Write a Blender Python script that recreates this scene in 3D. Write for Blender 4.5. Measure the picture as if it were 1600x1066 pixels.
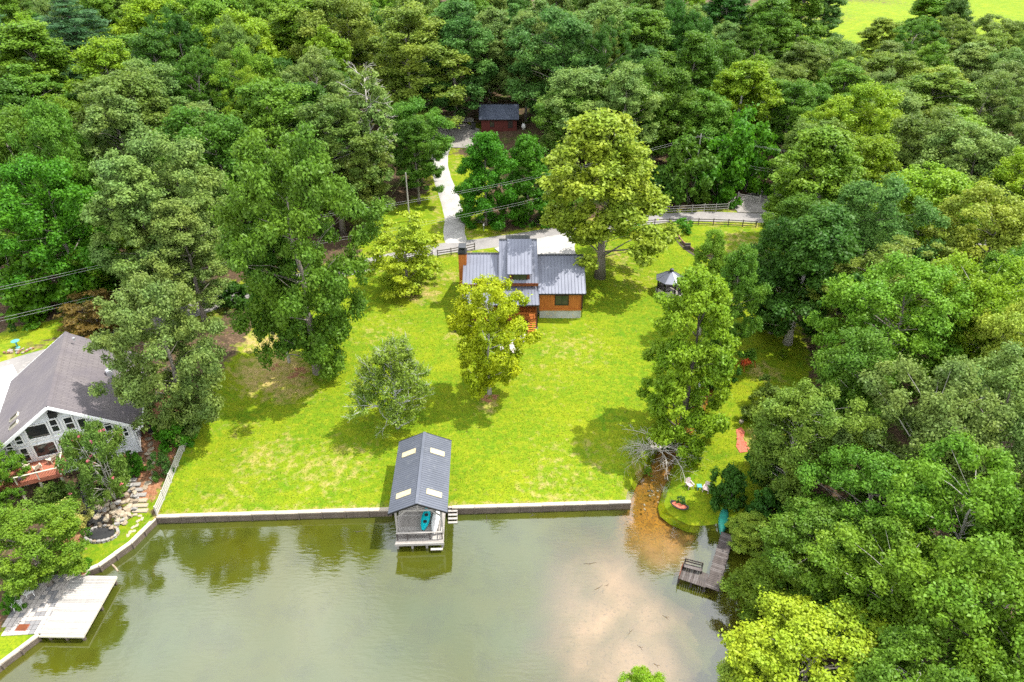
import bpy, bmesh, math, random
import numpy as np
from mathutils import Vector, Matrix, Euler
from mathutils.geometry import delaunay_2d_cdt, intersect_point_line

S = bpy.context.scene
C = S.collection
for o in list(bpy.data.objects): bpy.data.objects.remove(o)

# ------------------------------------------------------------------ camera
CAM_H, PITCH = 52.0, math.radians(32.0)
cd = bpy.data.cameras.new('camera'); cam = bpy.data.objects.new('camera', cd); C.objects.link(cam)
cd.sensor_width = 36.0; cd.lens = 24.0; cd.clip_start = 0.5; cd.clip_end = 3000
cam.location = (0, 0, CAM_H); cam.rotation_euler = (math.pi/2 - PITCH, 0, 0)
S.camera = cam
# ------------------------------------------------------------------ sky, sun, exposure
SUN_EL, SUN_AZ = math.radians(63), (0.97, 0.24)          # the sun stands high, to the right and a little behind
w = bpy.data.worlds.new('World'); S.world = w; w.use_nodes = True
nt = w.node_tree; nt.nodes.clear()
out = nt.nodes.new('ShaderNodeOutputWorld'); bg = nt.nodes.new('ShaderNodeBackground')
sky = nt.nodes.new('ShaderNodeTexSky'); sky.sky_type = 'NISHITA'; sky.sun_disc = False
sky.sun_elevation = SUN_EL; sky.sun_rotation = math.atan2(SUN_AZ[0], SUN_AZ[1])
sky.air_density = 1.0; sky.dust_density = 1.5
tc = nt.nodes.new('ShaderNodeTexCoord'); nz = nt.nodes.new('ShaderNodeTexNoise')
nz.inputs['Scale'].default_value = 2.6; nz.inputs['Detail'].default_value = 6; nz.inputs['Roughness'].default_value = .55
rmp = nt.nodes.new('ShaderNodeValToRGB'); rmp.color_ramp.elements[0].position = .26; rmp.color_ramp.elements[1].position = .64
mx = nt.nodes.new('ShaderNodeMix'); mx.data_type = 'RGBA'
mx.inputs['B'].default_value = (23.0, 23.6, 24.2, 1)
nt.links.new(tc.outputs['Generated'], nz.inputs['Vector']); nt.links.new(nz.outputs['Fac'], rmp.inputs['Fac'])
nt.links.new(rmp.outputs['Color'], mx.inputs['Factor']); nt.links.new(sky.outputs['Color'], mx.inputs['A'])
nt.links.new(mx.outputs['Result'], bg.inputs['Color']); bg.inputs['Strength'].default_value = 0.09
nt.links.new(bg.outputs['Background'], out.inputs['Surface'])
sd = bpy.data.lights.new('sun', 'SUN'); sun = bpy.data.objects.new('sun', sd); C.objects.link(sun)
sd.energy = 4.4; sd.angle = math.radians(0.6); sd.color = (1.0, .955, .87)
_n = math.hypot(*SUN_AZ)
_d = Vector((SUN_AZ[0]/_n*math.cos(SUN_EL), SUN_AZ[1]/_n*math.cos(SUN_EL), math.sin(SUN_EL)))
sun.rotation_euler = _d.to_track_quat('Z', 'Y').to_euler(); sun.location = (60, 10, 120)
S.view_settings.view_transform = 'Standard'; S.view_settings.look = 'None'
S.view_settings.exposure = 0.84; S.view_settings.gamma = 1.0; S.view_settings.use_curve_mapping = False
S.render.engine = 'CYCLES'; S.cycles.use_denoising = False; S.cycles.use_adaptive_sampling = False; S.cycles.sample_clamp_indirect = 4.0
w.cycles.sampling_method = 'MANUAL'; w.cycles.sample_map_resolution = 1024
S.cycles.max_bounces = 6; S.cycles.diffuse_bounces = 3; S.cycles.transmission_bounces = 3; S.cycles.transparent_max_bounces = 8
S.cycles.caustics_reflective = False; S.cycles.caustics_refractive = False

# ------------------------------------------------------------------ helpers
RNG = random.Random(7)
FPX = 1600*24/36
_c, _s = math.cos(PITCH), math.sin(PITCH)
def at(u, v, z):
    """the point at height z on the line of sight through (u, v) of the 1600 px photograph"""
    a = (u-800)/FPX; b = -(v-533)/FPX
    d = (a, _c+b*_s, -_s+b*_c); t = (z-CAM_H)/d[2]
    return Vector((a*t, d[1]*t, z))
def zray(v, y):
    b = -(v-533)/FPX
    return CAM_H + y*(-_s+b*_c)/(_c+b*_s)
def pxpm(x, y, z): return FPX/(y*_c-(z-CAM_H)*_s)
def proj(x, y, z):
    d = y*_c-(z-CAM_H)*_s
    return 800+FPX*x/d, 533-FPX*(y*_s+(z-CAM_H)*_c)/d

def prop(o, label=None, cat=None, group=None, kind=None):
    if label: o['label'] = label
    if cat: o['category'] = cat
    if group: o['group'] = group
    if kind: o['kind'] = kind
    return o
def thing(name, label, cat, loc=(0, 0, 0), rotz=0, group=None):
    o = bpy.data.objects.new(name, None); C.objects.link(o); o.empty_display_size = .3
    o.location = loc; o.rotation_euler = (0, 0, rotz)
    return prop(o, label, cat, group)
def link(name, me, parent=None, loc=None):
    o = bpy.data.objects.new(name, me); C.objects.link(o)
    if parent: o.parent = parent
    if loc is not None: o.location = loc
    return o
def dup(root, loc=None, rotz=None, label=None, group=None):
    r = root.copy(); C.objects.link(r)
    if loc is not None: r.location = loc
    if rotz is not None: r.rotation_euler = (0, 0, rotz)
    prop(r, label, None, group)
    for ch in list(root.children):
        c = ch.copy(); C.objects.link(c); c.parent = r
        for g in list(ch.children):
            d = g.copy(); C.objects.link(d); d.parent = c
    return r

class MB:
    def __init__(s): s.v = []; s.f = []
    def add(s, vs, fs):
        k = len(s.v); s.v += [tuple(p) for p in vs]; s.f += [tuple(i+k for i in f) for f in fs]; return s
    def box(s, x0, x1, y0, y1, z0, z1):
        return s.add([(x0,y0,z0),(x1,y0,z0),(x1,y1,z0),(x0,y1,z0),(x0,y0,z1),(x1,y0,z1),(x1,y1,z1),(x0,y1,z1)],
                     [(0,3,2,1),(4,5,6,7),(0,1,5,4),(1,2,6,5),(2,3,7,6),(3,0,4,7)])
    def bar(s, p, q, w, h, up=(0, 0, 1)):
        p, q = Vector(p), Vector(q); d = (q-p).normalized(); u = Vector(up)
        if abs(d.dot(u)) > .98: u = Vector((0, 1, 0))
        r = d.cross(u).normalized()*(w/2); u = r.cross(d).normalized()*(h/2)
        vs = [p-r-u, p+r-u, p+r+u, p-r+u, q-r-u, q+r-u, q+r+u, q-r+u]
        return s.add(vs, [(0,3,2,1),(4,5,6,7),(0,1,5,4),(1,2,6,5),(2,3,7,6),(3,0,4,7)])
    def tube(s, pts, rad, n=6, cap=True):
        pts = [Vector(p) for p in pts]
        if not hasattr(rad, '__len__'): rad = [rad]*len(pts)
        k = len(s.v); u = None
        for i, p in enumerate(pts):
            d = (pts[min(i+1, len(pts)-1)]-pts[max(i-1, 0)]).normalized()
            if u is None: u = d.orthogonal().normalized()
            else:
                u = (u-d*u.dot(d))
                u = u.normalized() if u.length > 1e-6 else d.orthogonal().normalized()
            w_ = d.cross(u)
            for j in range(n):
                a = 2*math.pi*j/n; s.v.append(tuple(p+(u*math.cos(a)+w_*math.sin(a))*rad[i]))
        for i in range(len(pts)-1):
            for j in range(n):
                a = k+i*n+j; b = k+i*n+(j+1) % n; s.f.append((a, b, b+n, a+n))
        if cap:
            s.f.append(tuple(k+j for j in reversed(range(n)))); e = k+(len(pts)-1)*n; s.f.append(tuple(e+j for j in range(n)))
        return s
    def prism(s, poly, axis, a, b):
        """extrude a polygon given in the two other axes from a to b along axis"""
        n = len(poly)
        def pt(p, t): return {'x': (t, p[0], p[1]), 'y': (p[0], t, p[1]), 'z': (p[0], p[1], t)}[axis]
        return s.add([pt(p, a) for p in poly]+[pt(p, b) for p in poly],
                     [tuple(range(n))[::-1], tuple(range(n, 2*n))]+[(i, (i+1) % n, n+(i+1) % n, n+i) for i in range(n)])
    def slab(s, quad, t):
        """a sloping sheet of four corners, t thick downwards along its normal"""
        q = [Vector(p) for p in quad]; n = (q[1]-q[0]).cross(q[3]-q[0]).normalized()
        if n.z < 0: q = q[::-1]; n = -n
        return s.add(q+[p-n*t for p in q], [(0,1,2,3),(7,6,5,4)]+[(i, i+4, (i+1) % 4+4, (i+1) % 4) for i in range(4)])
    def lathe(s, prof, n=16, cx=0, cy=0):
        k = len(s.v)
        for r, z in prof:
            for j in range(n): a = 2*math.pi*j/n; s.v.append((cx+r*math.cos(a), cy+r*math.sin(a), z))
        for i in range(len(prof)-1):
            for j in range(n): a = k+i*n+j; b = k+i*n+(j+1) % n; s.f.append((a, b, b+n, a+n))
        return s
    def mesh(s, name, m=None, smooth=False):
        me = bpy.data.meshes.new(name); me.from_pydata(s.v, [], s.f)
        bm = bmesh.new(); bm.from_mesh(me); bmesh.ops.recalc_face_normals(bm, faces=bm.faces); bm.to_mesh(me); bm.free()
        if smooth: me.polygons.foreach_set('use_smooth', [True]*len(me.polygons))
        if m: me.materials.append(m)
        return me
    def build(s, name, m, parent=None, smooth=False, loc=None):
        return link(name, s.mesh(name, m, smooth), parent, loc)

# ------------------------------------------------------------------ materials
def nodes(name):
    m = bpy.data.materials.new(name); m.use_nodes = True; t = m.node_tree; t.nodes.clear()
    o = t.nodes.new('ShaderNodeOutputMaterial'); return m, t, o
def N(t, kind, **kw):
    n = t.nodes.new('ShaderNode'+kind)
    for k, v in kw.items():
        if k in n.inputs: n.inputs[k].default_value = v
        else: setattr(n, k, v)
    return n
def rgb(c): return (c[0], c[1], c[2], 1)
def mixc(t, fac, a, b, blend='MIX'):
    n = N(t, 'Mix', data_type='RGBA', blend_type=blend)
    for k, v in (('Factor', fac), ('A', a), ('B', b)):
        if isinstance(v, bpy.types.NodeSocket): t.links.new(v, n.inputs[k])
        else: n.inputs[k].default_value = v if k == 'Factor' else rgb(v)
    return n.outputs['Result']
def noise(t, scale, detail=4, vec=None, rough=.55, lo=.35, hi=.65, stretch=None, coord='Object'):
    if vec is None:
        vec = N(t, 'TexCoord').outputs[coord]
    if stretch:
        mp = N(t, 'Mapping'); mp.inputs['Scale'].default_value = stretch; t.links.new(vec, mp.inputs['Vector']); vec = mp.outputs['Vector']
    n = N(t, 'TexNoise', Scale=scale, Detail=detail, Roughness=rough); t.links.new(vec, n.inputs['Vector'])
    r = N(t, 'MapRange'); r.inputs['From Min'].default_value = lo; r.inputs['From Max'].default_value = hi
    t.links.new(n.outputs['Fac'], r.inputs['Value']); return r.outputs['Result']
def plain(name, a, b=None, scale=3, rough=.7, metal=0, bump=0, bscale=None, stretch=None, spec=.4, c=None, coord='Object'):
    """two tones mixed by noise (and a third, finer one), with a little relief"""
    m, t, o = nodes(name)
    bs = N(t, 'BsdfPrincipled', Roughness=rough, Metallic=metal); bs.inputs['Specular IOR Level'].default_value = spec
    if b is None: b = tuple(x*.75 for x in a)
    col = mixc(t, noise(t, scale, 5, stretch=stretch, coord=coord), a, b)
    if c is not None: col = mixc(t, noise(t, scale*4, 4, lo=.55, hi=.7, stretch=stretch, coord=coord), col, c)
    t.links.new(col, bs.inputs['Base Color'])
    if bump:
        bp = N(t, 'Bump', Strength=bump, Distance=.03)
        t.links.new(noise(t, bscale or scale*5, 4, lo=.2, hi=.8, stretch=stretch, coord=coord), bp.inputs['Height']); t.links.new(bp.outputs['Normal'], bs.inputs['Normal'])
    t.links.new(bs.outputs['BSDF'], o.inputs['Surface'])
    return m
M = {}
M['metal_roof'] = plain('metal_roof', (.165, .175, .215), (.14, .148, .185), .5, .42, .35)
M['metal_dark'] = plain('metal_dark', (.05, .052, .058), (.035, .036, .04), 1, .45, .2)
M['boat_roof'] = plain('boat_roof', (.115, .125, .155), (.095, .105, .13), .5, .45, .3, c=(.14, .15, .175))
M['cedar'] = plain('cedar', (.42, .13, .022), (.29, .075, .014), 1.2, .6, stretch=(7, 7, .6), bump=.25, bscale=2, c=(.5, .19, .04))
M['cedar_dark'] = plain('cedar_dark', (.16, .042, .012), (.1, .028, .01), 1.5, .6)
M['black_trim'] = plain('black_trim', (.012, .012, .013), None, 2, .5)
M['concrete'] = plain('concrete', (.42, .42, .4), (.3, .3, .28), .8, .9, bump=.2, c=(.48, .38, .24))
M['tan_light'] = plain('tan_light', (.46, .40, .26), (.38, .33, .21), 3, .5)
M['cream'] = plain('cream', (.62, .58, .46), (.5, .46, .36), 1.5, .5)
M['glass'] = plain('glass', (.015, .02, .022), (.03, .035, .035), .5, .05, spec=.8)
M['grey_wood'] = plain('grey_wood', (.30, .275, .25), (.19, .17, .155), 2.5, .85, bump=.3, stretch=(1, 8, 8), c=(.38, .36, .33))
M['grey_wood2'] = plain('grey_wood2', (.36, .335, .31), (.25, .23, .21), 2.5, .85, bump=.3, c=(.43, .41, .39))
M['dark_wood'] = plain('dark_wood', (.075, .06, .055), (.035, .028, .026), 2.2, .85, bump=.4, c=(.16, .14, .13))
M['dark_wood2'] = plain('dark_wood2', (.11, .095, .09), (.05, .042, .04), 2.8, .85, bump=.4, c=(.23, .2, .19))
M['fence_wood'] = plain('fence_wood', (.12, .1, .085), (.07, .058, .05), 3, .9, bump=.3, c=(.18, .15, .13))
M['pale_fence'] = plain('pale_fence', (.5, .48, .44), (.34, .32, .29), 2, .8, c=(.22, .21, .19))
M['timber'] = plain('timber', (.13, .1, .075), (.075, .058, .045), 1.5, .9, bump=.4, c=(.28, .24, .19))
M['seacap'] = plain('seacap', (.47, .41, .33), (.3, .25, .2), .9, .85, bump=.3, c=(.2, .17, .13))
M['white'] = plain('white', (.72, .73, .75), (.64, .65, .67), .7, .6, c=(.56, .57, .59))
M['white_trim'] = plain('white_trim', (.8, .8, .79), (.72, .72, .71), 1.5, .5)
M['deck_red'] = plain('deck_red', (.36, .125, .075), (.27, .09, .055), 2, .7, stretch=(1, 6, 1), c=(.43, .18, .11))
M['dock_white'] = plain('dock_white', (.37, .355, .34), (.29, .275, .26), 1.2, .8, stretch=(1, 5, 1), c=(.42, .38, .34), bump=.2)
M['stone'] = plain('stone', (.29, .225, .155), (.19, .15, .11), 1.8, .9, bump=.5, c=(.5, .43, .33))
M['stone_pale'] = plain('stone_pale', (.38, .32, .23), (.27, .22, .16), 1.5, .9, bump=.5, c=(.45, .4, .32))
M['stone_grey'] = plain('stone_grey', (.3, .28, .26), (.2, .19, .18), 1.8, .9, bump=.5, c=(.38, .36, .34))
M['paver_pale'] = plain('paver_pale', (.4, .36, .33), (.32, .29, .27), 1.2, .85, c=(.46, .42, .39))
M['paver_dark'] = plain('paver_dark', (.16, .16, .17), (.2, .19, .19), 1.2, .85, c=(.26, .25, .25))
M['mulch'] = plain('mulch', (.2, .075, .035), (.13, .05, .025), 3, .95, bump=.6, c=(.28, .13, .07))
M['salmon'] = plain('salmon', (.5, .13, .08), (.38, .09, .05), 3, .95, bump=.6, c=(.58, .24, .16))
M['rock_dark'] = plain('rock_dark', (.035, .034, .033), (.06, .055, .05), 2, .5, bump=.5, c=(.12, .11, .1))
M['asphalt'] = plain('asphalt', (.235, .22, .21), (.185, .175, .17), .35, .9, bump=.15, bscale=20, c=(.28, .26, .245), coord='Object')
M['drive'] = plain('drive', (.38, .365, .345), (.29, .275, .26), .4, .9, bump=.15, bscale=20, c=(.44, .42, .39))
M['gravel'] = plain('gravel', (.27, .25, .23), (.18, .165, .15), .5, .95, bump=.6, bscale=9, c=(.34, .32, .29))
M['turquoise'] = plain('turquoise', (.0, .5, .55), (.0, .42, .47), 2, .35)
M['canoe_green'] = plain('canoe_green', (.03, .28, .2), (.03, .2, .16), 2, .35)
M['plastic_white'] = plain('plastic_white', (.75, .74, .72), None, 2, .45)
M['pink_grey'] = plain('pink_grey', (.47, .38, .385), (.4, .31, .32), 2, .6)
M['teal'] = plain('teal', (.1, .36, .36), None, 2, .5)
M['red'] = plain('red', (.62, .04, .02), (.7, .1, .02), 5, .7)
M['orange'] = plain('orange', (.7, .17, .03), (.6, .1, .02), 4, .7)
M['barn'] = plain('barn', (.12, .024, .018), (.08, .017, .013), 1.2, .8, stretch=(6, 6, .5), c=(.17, .04, .03))
M['barn_roof'] = plain('barn_roof', (.055, .068, .105), (.08, .095, .14), .7, .7, c=(.15, .17, .22))
M['pole'] = plain('pole', (.36, .34, .31), (.27, .25, .23), 2, .9, stretch=(4, 4, .4))
M['wire'] = plain('wire', (.42, .42, .41), None, 1, .5)
M['galv'] = plain('galv', (.55, .56, .58), None, 2, .35, .6)
M['black'] = plain('black', (.02, .02, .022), (.03, .03, .032), 2, .5)
M['navy'] = plain('navy', (.03, .03, .09), (.09, .09, .2), 6, .8)
M['bark'] = plain('bark', (.24, .21, .185), (.15, .13, .11), 1.2, .95, bump=.6, stretch=(4, 4, .7), c=(.33, .3, .27))
M['bark_pale'] = plain('bark_pale', (.47, .44, .4), (.36, .33, .3), 1.6, .95, c=(.55, .53, .5))
M['bark_dark'] = plain('bark_dark', (.1, .085, .07), (.06, .05, .042), 1.2, .95, bump=.5, stretch=(4, 4, .7))
M['bark_silver'] = plain('bark_silver', (.5, .5, .47), (.4, .4, .37), 1.6, .9, c=(.6, .6, .58))
M['brick_wall'] = plain('brick_wall', (.25, .13, .08), (.18, .09, .06), 1.5, .9, bump=.3)

def shingle_material():
    m, t, o = nodes('shingle')
    bs = N(t, 'BsdfPrincipled', Roughness=.9)
    tcx = N(t, 'TexCoord').outputs['Object']
    br = N(t, 'TexBrick', Scale=1.0); br.inputs['Brick Width'].default_value = .9; br.inputs['Row Height'].default_value = .28
    br.inputs['Mortar Size'].default_value = .03; br.inputs['Color1'].default_value = rgb((.115, .1, .103)); br.inputs['Color2'].default_value = rgb((.15, .132, .135)); br.inputs['Mortar'].default_value = rgb((.08, .07, .075))
    t.links.new(tcx, br.inputs['Vector'])
    col = mixc(t, noise(t, .3, 4, vec=tcx, lo=.4, hi=.7), br.outputs['Color'], (.095, .083, .095))
    t.links.new(col, bs.inputs['Base Color'])
    bp = N(t, 'Bump', Strength=.4, Distance=.02); t.links.new(br.outputs['Fac'], bp.inputs['Height']); bp.invert = True
    t.links.new(bp.outputs['Normal'], bs.inputs['Normal']); t.links.new(bs.outputs['BSDF'], o.inputs['Surface'])
    return m
M['shingle'] = shingle_material()

_box_cache = {}
def unit_box(m):
    if m not in _box_cache:
        bm = bmesh.new(); bmesh.ops.create_cube(bm, size=1)
        me = bpy.data.meshes.new('piece'); bm.to_mesh(me); bm.free(); me.materials.append(M[m]); _box_cache[m] = me
    return _box_cache[m]
def piece(name, p, q, w_, h_, m, parent, up=(0, 0, 1)):
    """a board or post from p to q: shared box mesh, scaled"""
    p, q = Vector(p), Vector(q); d = q-p; L = d.length; d.normalize(); u = Vector(up)
    if abs(d.dot(u)) > .98: u = Vector((0, 1, 0))
    r = d.cross(u).normalized(); u = r.cross(d)
    o = link(name, unit_box(m), parent)
    R = Matrix((r, d, u)).transposed()
    o.rotation_euler = R.to_euler(); o.location = (p+q)/2; o.scale = (w_, L, h_)
    return o
_stones = []
def stone_meshes():
    for k in range(6):
        bm = bmesh.new(); bmesh.ops.create_icosphere(bm, subdivisions=1, radius=.5)
        r = random.Random(k)
        for v in bm.verts:
            v.co *= r.uniform(.8, 1.15); v.co.x = max(-.42, min(.42, v.co.x)); v.co.y = max(-.4, min(.4, v.co.y)); v.co.z = max(-.38, min(.38, v.co.z))
        me = bpy.data.meshes.new('stone'); bm.to_mesh(me); bm.free(); _stones.append(me)
stone_meshes()
_stone_cache = {}
def stone(name, loc, size, m, parent, rot=None, rng=RNG):
    k = rng.randrange(6); key = (k, m)
    if key not in _stone_cache:
        me = _stones[k].copy(); me.materials.append(M[m]); _stone_cache[key] = me
    o = link(name, _stone_cache[key], parent, loc); o.scale = size
    o.rotation_euler = (rng.uniform(-.1, .1), rng.uniform(-.1, .1), rng.uniform(0, 6.3) if rot is None else rot)
    return o

# ------------------------------------------------------------------ terrain
def sm(a, b, t):
    x = np.clip((np.asarray(t, float)-a)/(b-a), 0, 1); return x*x*(3-2*x)
# shore: (x, y, natural?) - natural banks slope into the water, the others end at a retaining wall
SHORE = [(-52, 4, 1), (-47, 20, 1), (-43.2, 29, 0), (-41.4, 33, 0), (-39.65, 35.7, 0), (-40.3, 41.3, 0), (-38.4, 42.7, 0), (-36.7, 45.4, 0),
         (-35.6, 48.7, 0), (12.16, 50.68, 1), (12.5, 52.2, 1), (13.6, 54.6, 1), (15.2, 57.0, 1), (16.6, 59.6, 1), (18.4, 62.5, 1), (21.5, 67, 1), (25, 73, 1),
         (26.4, 72.3, 1), (23.4, 66, 1), (20.3, 61.5, 1), (18.6, 58.8, 1), (17.3, 56.0, 1), (16.1, 53.4, 1), (15.2, 51.2, 1), (15.2, 49.9, 1), (16.0, 48.8, 1), (17.5, 47.8, 1), (19.3, 47.6, 1),
         (21.2, 48.0, 1), (22.6, 46.6, 1), (23.0, 43, 1), (22.6, 39, 1), (22.2, 34, 1), (21.6, 28, 1), (23, 20, 1), (20, 8, 1), (0, 3, 1)]
SP = np.array([(a, b) for a, b, _ in SHORE]); NAT = [n for *_, n in SHORE]
def inside(px, py, poly):
    px, py = np.asarray(px, float), np.asarray(py, float); r = np.zeros(px.shape, bool); n = len(poly)
    for i in range(n):
        x0, y0 = poly[i][:2]; x1, y1 = poly[(i+1) % n][:2]
        if y0 == y1: continue
        c = ((y0 > py) != (y1 > py)) & (px < (x1-x0)*(py-y0)/(y1-y0)+x0); r ^= c
    return r
def seg_dist(px, py, p, q):
    px, py = np.asarray(px, float), np.asarray(py, float)
    dx, dy = q[0]-p[0], q[1]-p[1]; t = np.clip(((px-p[0])*dx+(py-p[1])*dy)/(dx*dx+dy*dy), 0, 1)
    return np.hypot(px-p[0]-t*dx, py-p[1]-t*dy)
def line_dist(px, py, pts):
    d = np.full(np.shape(px), 1e9)
    for a, b in zip(pts[:-1], pts[1:]): d = np.minimum(d, seg_dist(px, py, a, b))
    return d
_natseg = [(SP[i], SP[(i+1) % len(SP)]) for i in range(len(SP)) if NAT[i]]
def nat_dist(px, py):
    d = np.full(np.shape(px), 1e9)
    for a, b in _natseg: d = np.minimum(d, seg_dist(px, py, a, b))
    return d
MAINROAD = [(-110, 44), (-85, 58), (-63.5, 70.6), (-54, 79), (-46, 86.5), (-39.5, 92.6), (-24, 100.6), (-12, 106.3), (0, 110), (10, 113.6), (20, 117), (31, 119.3), (45, 119.6), (62, 117), (95, 108)]
LANE = [(-9.5, 108.5), (-10.3, 113), (-10.6, 118.6), (-12.2, 128), (-14.3, 137), (-15.8, 146), (-15.2, 154), (-11, 160), (-9, 163)]
def catmull(P_, step=.9):
    P_ = [Vector(p).to_3d() if len(p) == 2 else Vector(p) for p in P_]
    Q_ = [P_[0]*2-P_[1]]+P_+[P_[-1]*2-P_[-2]]; outp = []
    for i in range(1, len(Q_)-2):
        a, b, c, d = Q_[i-1:i+3]; n = max(1, int((c-b).length/step))
        for k in range(n):
            t = k/n; outp.append(.5*((2*b)+(c-a)*t+(2*a-5*b+4*c-d)*t*t+(3*b-a-3*c+d)*t**3))
    outp.append(P_[-1]); return outp
_mr = [(p.x, p.y) for p in catmull(MAINROAD, 4)]
UPOND = [(37, 103.2), (44, 102.4), (52, 101), (52, 95.5), (44, 96), (38.5, 98.5)]
def H(x, y):
    x = np.asarray(x, float); y = np.asarray(y, float)
    z = np.interp(y, [0, 30, 44, 50, 60, 70, 80, 83, 86, 95, 105, 115, 125, 140, 160, 200, 260, 340, 420, 520, 900],
                     [1, .8, .75, .85, 1.2, 1.65, 2.2, 2.4, 2.95, 3.4, 3.9, 4.2, 4.7, 6.1, 8, 11.5, 14, 17, 24, 34, 60])
    zl = np.interp(y, [0, 30, 47, 50, 53, 58, 66, 74, 90, 100, 120, 160, 200, 260, 340, 900], [.6, .6, .75, 1.0, 1.6, 2.4, 3.6, 3.9, 4.0, 5, 7.5, 11, 15, 19, 25, 70])
    zr = np.interp(y, [0, 40, 50, 60, 75, 95, 105, 112, 118, 125, 140, 160, 200, 260, 340, 420, 900], [1.2, .7, .55, .8, 1.4, 2.2, 2.5, 3.7, 4.2, 4.7, 5.4, 6.5, 9, 12, 15.5, 20, 50])
    zr = zr + np.clip(x-30, 0, 80)*.045*sm(100, 70, y)
    a = sm(-33.5, -37.5, x)*sm(95, 60, y)+sm(-30, -70, x)*sm(60, 95, y)
    z = z*(1-a)+zl*a
    b = sm(11, 22, x)*sm(112, 96, y)+sm(25, 60, x)*sm(96, 112, y)
    z = z*(1-b)+zr*b
    z = z+.10*np.sin(x*.21+1.3)*np.sin(y*.17+.4)*sm(50, 58, y)+.05*np.sin(x*.55+y*.31)*sm(50, 58, y)
    z = z+sm(130, 170, y)*(1.2*np.sin(x*.045+.7)+.8*np.sin(y*.05+x*.03))
    # the basin of the small upper pond
    e = np.sqrt(((x-45)/8.5)**2+((y-98.8)/4.2)**2); z = np.where(e < 1.15, z*(sm(.75, 1.15, e))+(1-sm(.75, 1.15, e))*1.2, z)
    d = nat_dist(x, y); k = sm(0, 1.7, d); z = z*k+(-.4)*(1-k)
    return z
def h1(x, y): return float(H(np.array([x]), np.array([y]))[0])
def ground(u, v):
    """where the line of sight through a pixel of the photograph meets the ground"""
    z = 2.0
    for _ in range(25):
        p = at(u, v, z); z = z*.5+.5*h1(p.x, p.y)
    return Vector((p.x, p.y, h1(p.x, p.y)))

def sheet(name, pts2, edges, zfun, m, hole=None, faces_in=None):
    vv, ee, ff, *_ = delaunay_2d_cdt([Vector(p) for p in pts2], edges, [], 0, 1e-4)
    V = np.array([(p.x, p.y) for p in vv]); F = np.array(ff)
    cx = V[F].mean(axis=1); keep = np.ones(len(F), bool)
    if hole is not None: keep &= ~inside(cx[:, 0], cx[:, 1], hole)
    if faces_in is not None: keep &= inside(cx[:, 0], cx[:, 1], faces_in)
    F = F[keep]
    used = np.unique(F); rm = -np.ones(len(V), int); rm[used] = np.arange(len(used)); V = V[used]; F = rm[F]
    Z = zfun(V[:, 0], V[:, 1]) if zfun else np.zeros(len(V))
    me = bpy.data.meshes.new(name); me.from_pydata([(x, y, z) for (x, y), z in zip(V, Z)], [], [tuple(f) for f in F])
    me.polygons.foreach_set('use_smooth', [True]*len(me.polygons))
    me.materials.append(m); return me, V
def grid(x0, x1, y0, y1, s, jit=0):
    g = [(x, y) for x in np.arange(x0, x1+.01, s) for y in np.arange(y0, y1+.01, s)]
    return [(x+RNG.uniform(-jit, jit), y+RNG.uniform(-jit, jit)) for x, y in g] if jit else g
def dense(poly, s):
    r = []
    for i in range(len(poly)):
        a, b = Vector(poly[i][:2]), Vector(poly[(i+1) % len(poly)][:2]); n = max(1, int((b-a).length/s))
        r += [tuple(a+(b-a)*k/n) for k in range(n)]
    return r

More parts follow.
